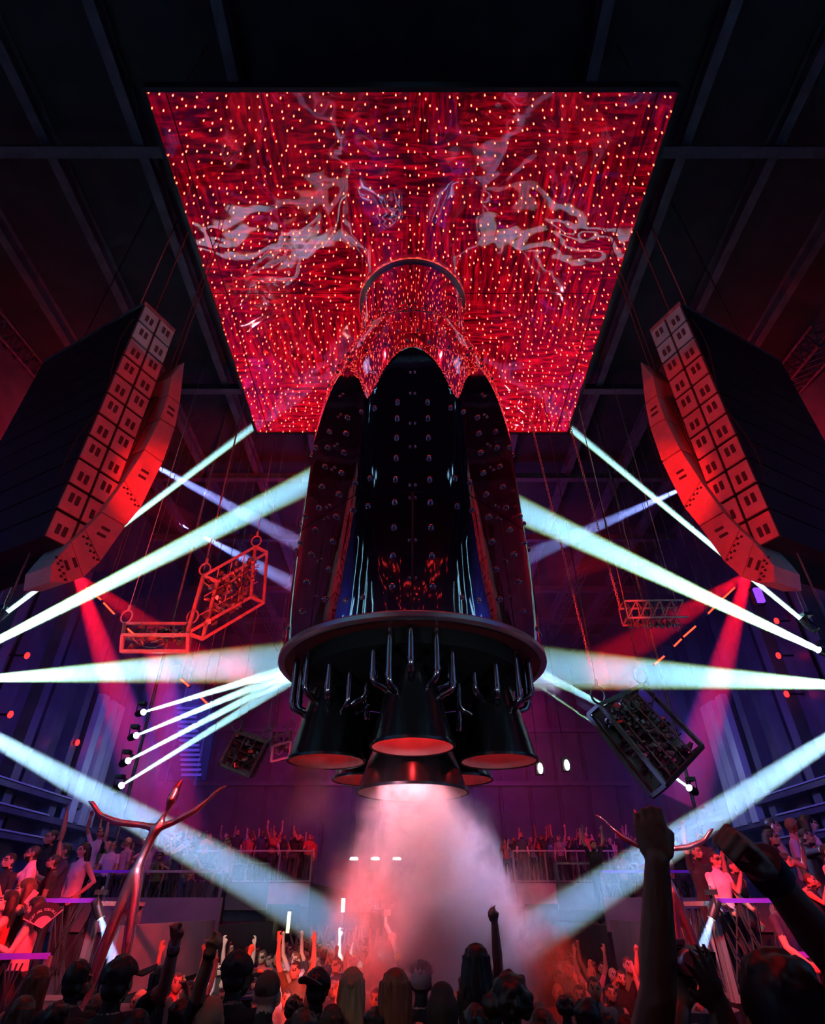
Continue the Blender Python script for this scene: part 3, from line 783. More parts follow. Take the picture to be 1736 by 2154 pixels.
def put_person(me, loc, rot, h=1.72, skin=0, top='black', bot=0, hair=0, label=None, group=None, parent=None, name='person'):
    o = bpy.data.objects.new(name, me); COL.objects.link(o)
    o.location = loc; o.rotation_euler = (0, 0, rot); s = h / 1.745; o.scale = (s, s, s)
    dress_up(o, skin, top, bot, hair)
    return tag(o, label, 'person', group)

# ================================================================== ceiling steel
m_girder = noisy('purple_grey_girder', (.10, .09, .11), (.16, .15, .18), 2, .5, .3)
for X in (-13, -10.2, -7.6, -4.6, 4.6, 7.6, 10.2, 13):
    b = MB(); b.box((X, 16, CEIL - .55), (.28, 54, .05)); b.box((X, 16, CEIL - .05), (.28, 54, .06)); b.box((X, 16, CEIL - .3), (.05, 54, .5))
    struct(b.build('trim_girder', m_girder))
for Y in (1.0, 7.3, 16.2, 22, 27.6, 34, 39):
    b = MB(); b.box((0, Y, CEIL - .80), (30, .3, .05)); b.box((0, Y, CEIL - .6), (30, .06, .4))
    struct(b.build('trim_crossbeam', m_girder))
def ladder_truss(name, label, a, b, w=.35, r=.022, n=14, mt=None, tri=True):
    a, b = Vector(a), Vector(b); x, y, d = frame_of(b - a); t = MB(); root = thing(name, label, 'truss', (a + b) / 2)
    ch = [x * w / 2 + y * w / 2, x * -w / 2 + y * w / 2, x * w / 2 - y * w / 2, x * -w / 2 - y * w / 2]
    for c in ch: MB().tube([a + c, b + c], r, 8).build('chord', mt or m_steel, root, smooth=.7)
    for i in range(n):
        p = a.lerp(b, i / n); q = a.lerp(b, (i + 1) / n)
        for u, v in ((0, 1), (2, 3), (0, 2), (1, 3)):
            t.tube([p + ch[u], q + ch[v]], r * .6, 5); t.tube([p + ch[u], p + ch[v]], r * .6, 5)
    t.build('lacing', mt or m_steel, root, smooth=.7)
    return root
ladder_truss('roof_truss', 'violet-lit lattice truss high at the left edge', PY(-60, 640, 12), PY(105, 830, 17), .8, .05, 9)
ladder_truss('roof_truss', 'dark red lattice truss high at the right edge', PY(1745, 700, 12), PY(1620, 850, 17), .8, .05, 9)
for i, (p, q, s) in enumerate((((500, 1180), (620, 1420), 'left'), ((470, 1250), (560, 1440), 'far left'), ((1225, 1200), (1120, 1420), 'right'), ((1330, 1180), (1150, 1440), 'far right'))):
    ladder_truss('ceiling_ladder', ('thin ladder truss under the far ceiling just %s of the rocket', 'thin ladder truss under the far ceiling, further left', 'thin ladder truss under the far ceiling just right of the rocket', 'thin ladder truss under the far ceiling, further right')[i] if i else 'thin ladder truss under the far ceiling just left of the rocket', PZ(*p, CEIL - 1.2), PZ(*q, CEIL - 1.2), .5, .03, 16)
# ================================================================== side walls: bays and ledges
m_bay = noisy('bay_panel', (.07, .07, .085), (.12, .12, .14), .8, .45)
m_ledge = noisy('wall_ledge', (.05, .05, .07), (.09, .09, .12), 1.2, .35)
for s in (-1, 1):
    for Y in (19.5, 22.6, 25.7, 28.8, 31.9, 35.0, 38.1, 41.2):
        struct(MB().box((s * 14.75, Y, 7.5), (.5, .5, 15)).build('trim_pillar', m_bay))
        struct(MB().box((s * 14.93, Y + 1.5, 7.5), (.14, .9, 15)).build('trim_pillar', m_ledge))
    for z in (4.6, 5.35, 6.1):
        struct(MB().box((s * 14.6, 18, z), (.8, 50, .22)).build('trim_ledge', m_ledge))
m_pale = noisy('pale_pillar', (.38, .40, .44), (.5, .52, .56), 1.0, .45)
for s in (-1, 1):
    for Y in (26.6, 27.6, 28.3): struct(MB().box((s * 14.3, Y, 8.0), (.3, .55, 5.2)).build('trim_pillar', m_pale))
    for z, Y in ((4.72, 20), (5.47, 19), (6.22, 21)):
        struct(MB().box((s * 14.17, Y, z), (.05, 12, .05)).build('trim_ledge_edge', m_pale))
m_slot = mat('dark_slot', (.03, .025, .035), .6)
for X in range(-13, 14, 2):
    struct(MB().box((X, 42.9, 11), (1.7, .2, 13)).build('trim_wall_panel', m_wall))
for z in (9.5, 13.0, 16.5): struct(MB().box((0, 42.75, z), (30, .3, .25)).build('trim_wall_rail', m_girder))
# louvred panel by the left fan of beams
lv = thing('louvre_panel', 'tall louvred vent panel with pale slats behind the left fan of beams', 'louvre', PY(400, 1560, 26))
c0, c1 = PY(377, 1490, 26), PY(420, 1630, 26)
MB().box(((c0.x + c1.x) / 2, 26.15, (c0.z + c1.z) / 2), (c1.x - c0.x + .5, .1, c0.z - c1.z + .4)).build('back_board', m_slot, lv)
m_slat = mat('pale_slat', (.55, .5, .55), .5)
sl = MB()
for k in range(15):
    z = c1.z + (c0.z - c1.z) * k / 14
    x = c1.x + (c0.x - c1.x) * k / 14
    sl.box((x * .55 + (c0.x + c1.x) / 2 * .45, 26.0, z), (.85, .08, .10))
sl.build('slat', m_slat, lv)
for sx in (-1, 1): MB().bar(((c0.x + c1.x) / 2 + sx * .62, 26.05, c1.z - .4), ((c0.x + c1.x) / 2 + sx * .62, 26.05, CEIL), .08).build('side_rail', m_steel, lv)
# ================================================================== the loudspeakers
m_side = noisy('speaker_side_paint', (.40, .40, .42), (.50, .50, .52), 2.5, .5)
m_grille = mat('speaker_grille', (.015, .015, .018), .38, .3)
def line_array():
    P1, P2 = Vector((-5.20, 8.0, 0)), Vector((-5.58, 7.28, 0)); sdir = (P2 - P1).normalized(); nrm = Vector((-sdir.y, sdir.x, 0))
    if nrm.x < 0: nrm = -nrm
    tdir = -nrm; W = (P2 - P1).length; DEPTH = 3.3
    root = thing('line_array_speaker', 'tall straight hung loudspeaker stack at left, red-lit side with pairs of handle slots', 'loudspeaker', (P1 + P2) / 2 + Vector((0, 0, 10)))
    n = 11; z0, z1 = 7.1, 12.8; h = (z1 - z0) / n
    for i in range(n):
        z = z0 + i * h
        cb = MB(); q = [P1 + Vector((0, 0, z + .015)), P2 + Vector((0, 0, z + .015)), P2 + tdir * DEPTH + Vector((0, 0, z + .015)), P1 + tdir * DEPTH + Vector((0, 0, z + .015))]
        cb.prism(q, (0, 0, h - .03))
        c = cb.build('cabinet', m_grille, root)
        for col in (0, 1):
            s0, s1 = (.03, .47) if col == 0 else (.53, .97)
            a = P1 + sdir * (W * s0) + nrm * .002; bq = P1 + sdir * (W * s1) + nrm * .002
            pl = MB().prism([a + Vector((0, 0, z + .03)), bq + Vector((0, 0, z + .03)), bq + Vector((0, 0, z + h - .03)), a + Vector((0, 0, z + h - .03))], nrm * .03)
            pl.build('side_plate', m_side, c)
            mid = (a + bq) / 2 + nrm * .03 + Vector((0, 0, z + h * (.42 if (i + col) % 2 else .58)))
            for k in (-1, 1):
                cc = mid + sdir * (k * .055)
                MB().prism([cc + sdir * dx + Vector((0, 0, dz)) for dx, dz in ((-.03, -.085), (.03, -.085), (.035, -.05), (.03, .085), (-.03, .085), (-.035, .05))], nrm * .012).build('handle_slot', m_slot, c)
    MB().prism([P1 + Vector((0, 0, z1)), P2 + Vector((0, 0, z1)), P2 + tdir * DEPTH + Vector((0, 0, z1)), P1 + tdir * DEPTH + Vector((0, 0, z1))], (0, 0, .12)).build('fly_frame', m_steel, root)
    for t in (.3, DEPTH - .3):
        p = (P1 + P2) / 2 + tdir * t
        MB().tube([p + Vector((0, 0, z1 + .1)), p + Vector((0, 0, CEIL))], .015, 6).build('hoist_chain', m_black, root)
    pts = []
    for k in range(14):
        t = k / 13; pts.append(P2 + nrm * -.05 + sdir * (.05 + .08 * math.sin(t * 9)) + Vector((0, 0, z1 - .5 - t * 4.2)))
    MB().tube(pts, .014, 6).build('cable', m_black, root, smooth=.7)
    return root
def j_array():
    p0 = Vector((-4.75, 8.5, 0)); n = Vector((.885, -.467, 0))
    def U(px, py):
        r = ray(px, py); k = ((p0 - Vector((0, 0, CZ))).dot(n)) / r.dot(n); return Vector((0, 0, CZ)) + r * k
    outer = [(388, 760), (378, 850), (368, 899), (343, 971), (296, 1067), (264, 1106), (211, 1181), (175, 1214), (143, 1226), (104, 1224)]
    inner = [(362, 790), (354, 831), (337, 881), (304, 946), (262, 1012), (214, 1078), (179, 1114), (150, 1140), (128, 1165), (108, 1190)]
    root = thing('curved_array_speaker', 'curved hook-shaped loudspeaker hung beside the left straight stack, glowing red inside', 'loudspeaker', U(300, 980))
    ext = Vector((-.885, .467, 0)) * .62
    O = [U(*p) for p in outer]; I = [U(*p) for p in inner]
    for i in range(len(O) - 1):
        def L(A, B, t): return A + (B - A) * t
        a, b, c, d = L(O[i], O[i + 1], .02), L(O[i], O[i + 1], .98), L(I[i], I[i + 1], .98), L(I[i], I[i + 1], .02)
        cb = MB().prism([a, b, c, d], ext).build('cabinet', m_side, root)
        ctr = (a + b + c + d) / 4
        along = (b - a).normalized(); across = (d - a).normalized()
        if i % 2 == 1:
            for k in (-1, 1):
                cc = ctr + along * (.07 * k) + n * .004
                MB().prism([cc + along * dx + across * dz for dx, dz in ((-.028, -.08), (.028, -.08), (.028, .08), (-.028, .08))], n * -.02).build('handle_slot', m_slot, cb)
        elif i > 2:
            for k in range(8):
                cc = L(a, d, .1 + .11 * k) + along * (.03 + .05 * (k % 2)) + n * .004
                MB().box(cc, (.03, .03, .03)).build('rigging_hole', m_slot, cb)
    for q in (0, 3):
        p = (O[q] + I[q]) / 2 + ext / 2
        MB().tube([p, Vector((p.x, p.y, CEIL - .85))], .012, 6).build('hoist_chain', m_black, root)
    for k in range(3):
        pts = [I[1] + ext * .2 + (I[4] - I[1]) * t + Vector((-.10 - .05 * k, 0, -.25 * math.sin(t * PI) - .03 * k)) for t in [j / 9 for j in range(10)]]
        MB().tube(pts, .011, 6).build('cable', m_black, root, smooth=.7)
    return root
la = line_array(); ra = mirror_tree(la); ra['label'] = 'tall straight hung loudspeaker stack at right, red-lit side with pairs of handle slots'
lj = j_array(); rj = mirror_tree(lj); rj['label'] = 'curved hook-shaped loudspeaker hung beside the right straight stack, glowing red inside'
# ================================================================== hung lighting frames
m_redpipe = noisy('scuffed_pipe', (.45, .42, .42), (.6, .56, .56), 8, .35, .4)
m_capb = mat('dark_fixture_metal', (.09, .09, .10), .3, .8)
m_cable = mat('black_cable', (.02, .02, .022), .4)
m_tangle = mat('fixture_metal', (.30, .28, .30), .25, .8)
def hung_frame(label, q, depth, nx=4, ny=3, clutter=60, hang=(0, 1), mt=None, seed=1, name='hung_lighting_frame', plate=False):
    rnd = random.Random(seed); q = [Vector(p) for p in q]; depth = Vector(depth); mt = mt or m_redpipe
    root = thing(name, label, 'lighting frame', sum(q, Vector()) / 4 + depth / 2)
    def at(u, v, w=0): return q[0].lerp(q[1], u).lerp(q[3].lerp(q[2], u), v) + depth * w
    for w in (0, 1):
        for k in range(4): MB().bar(q[k] + depth * w, q[(k + 1) % 4] + depth * w, .085).build('frame_bar', mt, root)
    for k in range(4): MB().bar(q[k], q[k] + depth, .085).build('corner_post', mt, root)
    for i in range(1, nx): MB().tube([at(i / nx, 0, .1), at(i / nx, 1, .1)], .024, 6).build('cross_pipe', mt, root)
    for i in range(1, ny): MB().tube([at(0, i / ny, .4), at(1, i / ny, .4)], .02, 6).build('cross_pipe', mt, root)
    if plate: MB().prism([at(.03, .03, .8), at(.97, .03, .8), at(.97, .97, .8), at(.03, .97, .8)], depth * .15).build('back_plate', m_black, root)
    for k in range(clutter):
        u, v = rnd.uniform(.08, .92), rnd.uniform(.08, .92); p = at(u, v, rnd.uniform(.1, .8)); r = rnd.uniform(.03, .075)
        b = MB(); e = p + Vector((rnd.uniform(-1, 1), rnd.uniform(-1, 1), rnd.uniform(-1, 1))).normalized() * rnd.uniform(.12, .3)
        if k % 3 == 0: b.box(p, (r * 2, r * 2.4, r * 1.6), Euler((rnd.random() * 3, rnd.random() * 3, rnd.random() * 3)).to_matrix())
        elif k % 3 == 1: b.lathe([(r * .5, -.1), (r, -.06), (r, .06), (r * .8, .1)], p, 10, M=Euler((rnd.random() * 3, rnd.random() * 3, 0)).to_matrix())
        else: b.tube([p, (p + e) / 2 + Vector((0, 0, -.05)), e], .013, 5)
        b.build(('junction_box', 'lamp_can', 'cable')[k % 3], (m_tangle, m_tangle, m_cable)[k % 3] if mt is not m_black else (m_capb, m_slot, m_cable)[k % 3], root, smooth=.6)
    for h in hang:
        p = q[h]; ring = [p + Vector((.16 * math.cos(a), 0, .22 + .2 * math.sin(a))) for a in [2 * PI * k / 14 for k in range(14)]]
        MB().tube(ring, .028, 7, closed=True).build('shackle', mt, root, smooth=.7)
        MB().tube([p + Vector((0, 0, .42)), p + Vector((0, 0, .58))], .045, 7).build('turnbuckle', mt, root)
        MB().tube([p + Vector((0, 0, .58)), Vector((p.x, p.y, CEIL))], .014, 5).build('hoist_chain', mt, root)
    b = MB(); pts = [at(0, .1, 0) + (at(1, .2, 0) - at(0, .1, 0)) * t + Vector((0, -.08, -.7 * math.sin(t * PI))) for t in [k / 12 for k in range(13)]]
    b.tube(pts, .02, 6); b.build('drooping_cable', mt, root, smooth=.7)
    return root
hung_frame('red-lit steel frame hung on two shackles left of the rocket, full of pipes', [PY(428, 1211, 15.0), PY(537, 1150, 16.3), PY(528, 1256, 16.0), PY(394, 1332, 14.8)], (.34, .30, -.05), 4, 3, 165, seed=3)
hung_frame('red-lit frame seen edge-on at far left of the tilted frame', [PY(262, 1312, 15.4), PY(402, 1312, 15.4), PY(396, 1336, 14.6), PY(258, 1336, 14.6)], (.05, .1, -.42), 4, 2, 66, seed=4)
hung_frame('large dark frame hung at right packed with black lamps and cables', [PY(1262, 1482, 13.4), PY(1352, 1440, 14.0), PY(1478, 1570, 13.0), PY(1402, 1652, 12.4)], (-.22, .28, -.16), 5, 4, 240, mt=m_black, seed=5, plate=True)
hung_frame('small silver frame hung low at left in front of the wall', [PY(497, 1540, 18.8), PY(560, 1562, 19.2), PY(524, 1634, 18.2), PY(462, 1608, 17.8)], (.05, .30, .10), 3, 4, 40, mt=m_steel, seed=6, plate=True)
hung_frame('tiny red frame hung behind the left nozzle', [PY(574, 1552, 24), PY(612, 1540, 24), PY(612, 1560, 23.4), PY(574, 1570, 23.4)], (0, .1, -.55), 3, 2, 16, seed=7)
def box_truss(label, a, b, hgt, seed):
    root = ladder_truss('hung_truss', label, a, b, hgt, .035, 5, m_redpipe)
    for t in (.06, .94):
        p = Vector(a).lerp(Vector(b), t) + Vector((0, 0, hgt / 2))
        MB().tube([p, Vector((p.x, p.y, CEIL))], .016, 5).build('hoist_chain', m_redpipe, root)
    for k in range(8):
        p = Vector(a).lerp(Vector(b), .1 + .1 * k) - Vector((0, 0, hgt / 2 + .12))
        MB().lathe([(.05, -.1), (.07, .02), (.04, .1)], p, 10).build('lamp_can', m_tangle, root, smooth=.6)
    return root
box_truss('red-lit box truss hung level at right of the rocket', PY(1312, 1290, 16), PY(1436, 1288, 16), .55, 1)
# chains at right
def chain(label, a, b, r=.035, n=60, mt=None):
    a, b = Vector(a), Vector(b); o = MB(); x, y, d = frame_of(b - a); a = a + (a - b) * ((CEIL - a.z) / (a.z - b.z))
    for k in range(n):
        p = a.lerp(b, (k + .5) / n); L = (b - a).length / n * .75
        u = x if k % 2 else y
        o.tube([p + d * (L * math.cos(t)) + u * (r * math.sin(t)) for t in [2 * PI * j / 8 for j in range(8)]], r * .32, 4, closed=True)
    return tag(o.build('hoist_chain', mt or m_redpipe, smooth=.7), label, 'chain')
chain('thin red-lit hoist chain just right of the rocket', PY(1150, 1020, 14.5), PY(1243, 1400, 14.5), .03, 150)
chain('red-lit hoist chain running to the hung box truss', PY(1253, 1090, 15.2), PY(1306, 1282, 15.9), .035, 130)
# ================================================================== small lights
m_redbar = emis('red_led_bar', (1, .035, .012), 5)
def led_bar(label, pa, pb, Y, r=.05, cut=1):
    a, b = PY(*pa, Y), PY(*pb, Y); root = thing('led_batten', label, 'LED bar', (a + b) / 2)
    MB().bar(a + Vector((0, .06, 0)), b + Vector((0, .06, 0)), .10, .06).build('housing', m_black, root)
    n = max(2, int((b - a).length / .16)); 
    bb = MB()
    for k in range(n): bb.bar(a.lerp(b, (k + .08) / n), a.lerp(b, (k + .92) / n), .055)
    bb.build('light_tube', m_redbar, root)
    for p in (a, b): MB().tube([p + Vector((0, .08, 0)), Vector((p.x, p.y + .08, CEIL))], .012, 5).build('suspension_wire', m_steel, root)
for lab, a, b in (('glowing red LED bar upper left, first of the slanting row', (181, 1236), (213, 1262)), ('glowing red LED bar upper left, second of the slanting row', (218, 1268), (241, 1292)), ('glowing red LED bar crossing behind the edge-on frame', (268, 1322), (286, 1338)),
                  ('glowing red LED bar above the left fan of beams', (380, 1428), (398, 1444)), ('glowing red LED bar crossed by the left fan of beams', (422, 1466), (440, 1484)),
                  ('long glowing red LED bar high under the right loudspeaker', (1546, 1236), (1516, 1264)), ('glowing red LED bar right, second of the slanting row', (1510, 1270), (1490, 1291)), ('glowing red LED bar right, third of the slanting row', (1464, 1317), (1438, 1340)),
                  ('dotted red LED bar right, fourth of the slanting row', (1434, 1344), (1418, 1360)), ('lowest glowing red LED bar of the right slanting row', (1398, 1380), (1377, 1398))):
    led_bar(lab, a, b, 18)
m_redlamp = emis('red_indicator', (1, .012, .01), 5)
spots_l = [(22, 1503), (57, 1379), (163, 1562), (195, 1556), (216, 1493)]; spots_r = [(1634, 1306), (1638, 1379), (1655, 1460), (1527, 1512)]
for lab, L_, X in (('small red lamp on the dark blue left wall, %s', spots_l, -14.35), ('small red lamp on the dark blue right wall, %s', spots_r, 14.35)):
    w_ = ('lowest at the edge', 'highest', 'lower one by the pillars', 'second lower one by the pillars', 'nearest the pale pillars') if X < 0 else ('topmost of the column', 'second of the column', 'third of the column', 'beside the dark hung frame')
    for p, ww in zip(L_, w_):
        c = PX(*p, X); root = thing('wall_lamp', lab % ww, 'wall lamp', c)
        MB().ball(c, (.09, .09, .13), 10, 6).build('bulb', m_redlamp, root, smooth=True)
        sgn = 1 if X > 0 else -1
        MB().bar(c + Vector((.05 * sgn, 0, 0)), (sgn * 15, c.y, c.z), .06).build('bracket', m_black, root)
m_violet = emis('violet_light', (.25, .05, 1), 1.6)
m_white = emis('white_light', (.85, .95, 1), 10)
vc = PY(1597, 1252, 17); vr = thing('violet_lamp', 'violet glowing box lamp under the right loudspeaker', 'lamp', vc)
MB().box(vc, (.22, .12, .5)).build('glow_panel', m_violet, vr); MB().box(vc + Vector((0, .12, 0)), (.32, .14, .62)).build('housing', m_black, vr)
MB().tube([vc + Vector((0, .12, .3)), (vc.x, vc.y + .12, CEIL)], .015, 5).build('suspension_wire', m_steel, vr)
for p, l in (((1137, 1616), 'left of two'), ((1193, 1609), 'right of two')):
    c = PY(*p, 24); r = thing('white_spotlight', 'small white spotlight beyond the right nozzle, ' + l, 'lamp', c)
    MB().ball(c, (.10, .06, .20), 10, 6).build('lens', m_white, r, smooth=True); MB().box(c + Vector((0, .2, .05)), (.3, .3, .5)).build('housing', m_black, r)
    MB().tube([c + Vector((0, .2, .3)), (c.x, 24.2, CEIL)], .02, 5).build('hanging_pipe', m_steel, r)

# ================================================================== terraces, balconies, railings
m_terr = noisy('terrace_dark', (.035, .03, .04), (.06, .05, .065), 2, .6)
m_fascia = noisy('pale_fascia', (.22, .21, .24), (.32, .30, .33), 1.5, .45)
T = {}
def terrace(x0, x1, y0, y1, z, nm='trim_terrace', fascia=None):
    for s in (-1, 1):
        xa, xb = sorted((s * x0, s * x1))
        struct(MB().box(((xa + xb) / 2, (y0 + y1) / 2, z / 2), (xb - xa, y1 - y0, z)).build(nm, m_terr))
        if fascia:
            h = fascia
            struct(MB().box((s * (x0 - .03), (y0 + y1) / 2, z - h / 2), (.06, y1 - y0, h)).build('trim_fascia', m_fascia))
            struct(MB().box(((xa + xb) / 2, y0 - .03, z - h / 2), (xb - xa, .06, h)).build('trim_fascia', m_fascia))
terrace(3.95, 14.4, 7.2, 9.0, 1.05)
terrace(4.10, 14.4, 9.0, 14.4, 1.55)
terrace(3.96, 14.4, 14.4, 20.0, 2.2)
terrace(4.20, 14.4, 20.0, 26.0, 2.6)
terrace(3.90, 14.4, 26.0, 42.6, 3.3)
def parapet(x0, x1, y0, y1, z0, z1):
    for s in (-1, 1):
        struct(MB().box((s * (x0 + x1) / 2, (y0 + y1) / 2, (z0 + z1) / 2), (abs(x1 - x0), abs(y1 - y0), z1 - z0)).build('trim_fascia', m_fascia))
parapet(4.02, 4.10, 9.7, 14.3, 1.5, 2.3)
parapet(3.96, 9.5, 14.30, 14.40, 2.1, 2.68)
parapet(4.20, 9.5, 19.90, 20.0, 2.45, 3.1)
parapet(3.90, 10.5, 25.90, 26.0, 2.55, 3.28)
struct(MB().box((0, 37.5, .7), (7.6, 10, 1.4)).build('trim_terrace', m_terr))
struct(MB().box((0, -4.6, .3), (29, 20, .6)).build('trim_platform', m_terr))     # the raised floor the near crowd stands on
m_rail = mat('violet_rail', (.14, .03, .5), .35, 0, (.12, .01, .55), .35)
m_railpost = mat('rail_post', (.25, .25, .27), .4, .6)
m_lattice = mat('lattice_metal', (.05, .05, .055), .45, .5)
def lattice(a, b, h, seed):
    rnd = random.Random(seed); m = MB(); a, b = Vector(a), Vector(b); L = (b - a).length; up = Vector((0, 0, 1)); d = (b - a).normalized()
    for k in range(int(L * 16)):
        u = rnd.uniform(0, L); lean = rnd.choice((-.32, -.2, .12, .25, .36)) + rnd.uniform(-.05, .05)
        u2 = min(L, max(0, u + lean * h)); m.bar(a + d * u + up * .06, a + d * u2 + up * (h - .06), .02, .012)
    return m
def railing(label, a, b, h, posts=3, glow=True, lat=True, seed=0):
    a, b = Vector(a), Vector(b); root = thing('railing', label, 'railing', (a + b) / 2)
    up = Vector((0, 0, h))
    MB().bar(a + up, b + up, .10, .05).build('top_rail', m_rail if glow else m_redpipe, root)
    MB().bar(a + Vector((0, 0, .05)), b + Vector((0, 0, .05)), .05).build('bottom_rail', m_railpost, root)
    for k in range(posts):
        p = a.lerp(b, k / max(1, posts - 1)); MB().bar(p, p + up, .06).build('post', m_railpost, root)
    if lat: lattice(a, b, h, seed).build('lattice_panel', m_lattice, root)
    return root
railing('violet-topped lattice railing nearest at left below the women with the fan', (-5.6, 7.5, 1.05), (-3.98, 7.9, 1.05), 1.02, seed=1)
railing('violet-topped lattice railing at left behind the woman with the fan', (-6.2, 9.1, 1.55), (-4.15, 9.1, 1.55), 1.03, 3, seed=2)
railing('short side lattice railing at the corner of the left violet railing', (-4.15, 9.2, 1.55), (-4.15, 10.6, 1.55), 1.0, 2, glow=False, seed=3)
railing('violet-topped railing of the next terrace behind the left chrome figure', (-7.2, 14.6, 2.2), (-5.9, 14.6, 2.2), .95, 3, seed=4)
railing('dark railing along the front of the left third terrace', (-5.8, 14.6, 2.2), (-4.1, 14.6, 2.2), .95, 2, glow=False, seed=5)
railing('violet-topped lattice railing at right under the man in the white shirt', (3.95, 9.1, 1.55), (4.72, 9.1, 1.55), 1.03, 2, seed=6)
railing('side lattice railing running back at right past the white spotlight', (3.95, 9.2, 1.55), (3.95, 11.0, 1.55), 1.0, 2, glow=False, seed=7)
railing('violet-topped railing nearest at right below the red-lit forearm', (4.15, 8.3, 1.05), (5.4, 7.4, 1.05), 1.02, seed=8)
railing('violet-topped railing of the next terrace at right behind the raised arms', (4.1, 14.6, 2.2), (6.6, 14.6, 2.2), .95, 3, seed=9)
railing('red lattice railing of the far left balcony', (-10.2, 26.1, 3.3), (-3.95, 26.1, 3.3), 1.05, 6, glow=False, seed=10)
railing('red lattice railing of the far right balcony', (3.95, 26.1, 3.3), (10.2, 26.1, 3.3), 1.05, 6, glow=False, seed=11)
railing('dark lattice railing of the left fourth terrace', (-9.2, 20.1, 2.6), (-4.3, 20.1, 2.6), 1.0, 5, glow=False, seed=12)
railing('dark lattice railing of the right fourth terrace', (4.3, 20.1, 2.6), (9.2, 20.1, 2.6), 1.0, 5, glow=False, seed=13)
# ================================================================== chrome figures
m_chr = mat('red_tinted_chrome', (.92, .50, .54), .27, 1.0)  # red reflections put into the chrome's base colour
def chrome_figure(label, base, H, flip=1, arms=((-1, .35), (1, .6))):
    base = Vector(base); k = H / 2.6; b = MB()
    P = lambda x, y, z: base + Vector((x * flip * k, y * k, z * k))
    limb(b, [P(-.26, 0, 0), P(-.17, -.02, .62), P(-.05, 0, 1.22), P(.0, 0, 1.42)], [.05 * k, .075 * k, .085 * k, .09 * k], 14)
    limb(b, [P(.14, .04, 0), P(.12, .0, .62), P(.06, 0, 1.20), P(.02, 0, 1.42)], [.05 * k, .07 * k, .08 * k, .09 * k], 14)
    limb(b, [P(.0, 0, 1.40), P(.05, 0, 1.62), P(.12, 0, 1.88), P(.17, 0, 1.98)], [.088 * k, .062 * k, .07 * k, .075 * k], 14)
    limb(b, [P(.17, 0, 1.98), P(.22, 0, 2.12), P(.26, 0, 2.22)], [.07 * k, .035 * k, .032 * k], 12)
    limb(b, [P(.26, 0, 2.22), P(.30, -.02, 2.36), P(.33, -.01, 2.50), P(.37, .03, 2.64)], [.04 * k, .082 * k, .06 * k, .014 * k], 14)
    limb(b, [P(.16, 0, 1.98), P(-.10, 0, 2.02), P(-.42, -.03, 2.05), P(-.70, -.05, 2.14), P(-.86, -.06, 2.30), P(-.93, -.06, 2.33)], [.055 * k, .045 * k, .05 * k, .04 * k, .035 * k, .012 * k], 12)
    limb(b, [P(.18, 0, 1.98), P(.40, 0, 2.06), P(.68, -.03, 2.20), P(.86, -.04, 2.36), P(.94, -.05, 2.44)], [.055 * k, .045 * k, .048 * k, .030 * k, .035 * k], 12)
    limb(b, [P(.94, -.05, 2.44), P(1.02, -.05, 2.50), P(1.10, -.05, 2.54)], [.03 * k, .035 * k, .01 * k], 10)
    me = remesh(b, .02, 4); me.name = 'chrome_figure'
    root = thing('chrome_sculpture', label, 'sculpture', base)
    me.transform(Matrix.Translation(-base)); me.polygons.foreach_set('use_smooth', [True] * len(me.polygons)); me.materials.clear(); me.materials.append(m_chr)
    o = bpy.data.objects.new('figure', me); COL.objects.link(o); o.parent = root
    MB().lathe([(.42, -.02), (.42, -base.z), (.45, -base.z)][::-1], base, 24).build('plinth', m_terr, root, smooth=.4)
    return root
f1 = PY(237, 2040, 8.4)
chrome_figure('long-limbed chrome figure with arms flung wide at left, under the slanting beam', (f1.x, 8.4, 1.60), 2.30)
f2 = PY(1452, 2040, 8.4)
chrome_figure('long-limbed chrome figure half hidden behind the raised arm at right', (f2.x, 8.4, 1.60), 1.95, -1)
# low uplights beside the figures
for s, p in ((-1, (212, 1932)), (1, (1497, 1932))):
    a = PY(*p, 8.9); a2 = a + Vector((-s * .35, .05, -.55))
    beam('short blue uplight shaft beside the %s chrome figure' % ('left' if s < 0 else 'right'), a, a2 + (a2 - a) * .1, .09, .35, col=(.3, .5, 1), edge=None, r0=.03)
    fixture(a, a2, 'small white-faced spotlight beside the %s chrome figure' % ('left' if s < 0 else 'right'), True, r=.05, hang=.05)
    w_ = -s
# counters with bottles, screens and the robot camera arm
m_bottle = mat('bottle_glass', (.25, .12, .35), .1, .3)
for tx, ty, tz, lab in ((-3.2, 14.0, 0, 'low left'), (-3.1, 19.2, 0, 'far left')):
    t = thing('drinks_counter', 'pale-topped drinks counter against the %s terrace front' % lab, 'counter', (tx, ty, 0))
    MB().box((tx, ty, .95), (1.5, .5, .06)).build('counter_top', m_fascia, t); MB().box((tx, ty, .46), (1.4, .42, .92)).build('body', m_terr, t)
m_scr = emis('lit_screen', (.9, .8, .7), 1.6)
sc_ = PY(432, 1966, 19); s_ = thing('wall_screen', 'small lit bar display on the left behind the raised hand', 'screen', sc_)
MB().box(sc_, (.45, .05, .28)).build('display', m_scr, s_); MB().box(sc_ + Vector((0, .06, 0)), (.55, .07, .36)).build('bezel', m_black, s_); MB().box((sc_.x, sc_.y + .1, sc_.z / 2), (.1, .1, sc_.z)).build('stand', m_black, s_)
m_warm = emis('warm_strip', (1, .85, .5), 1.8)
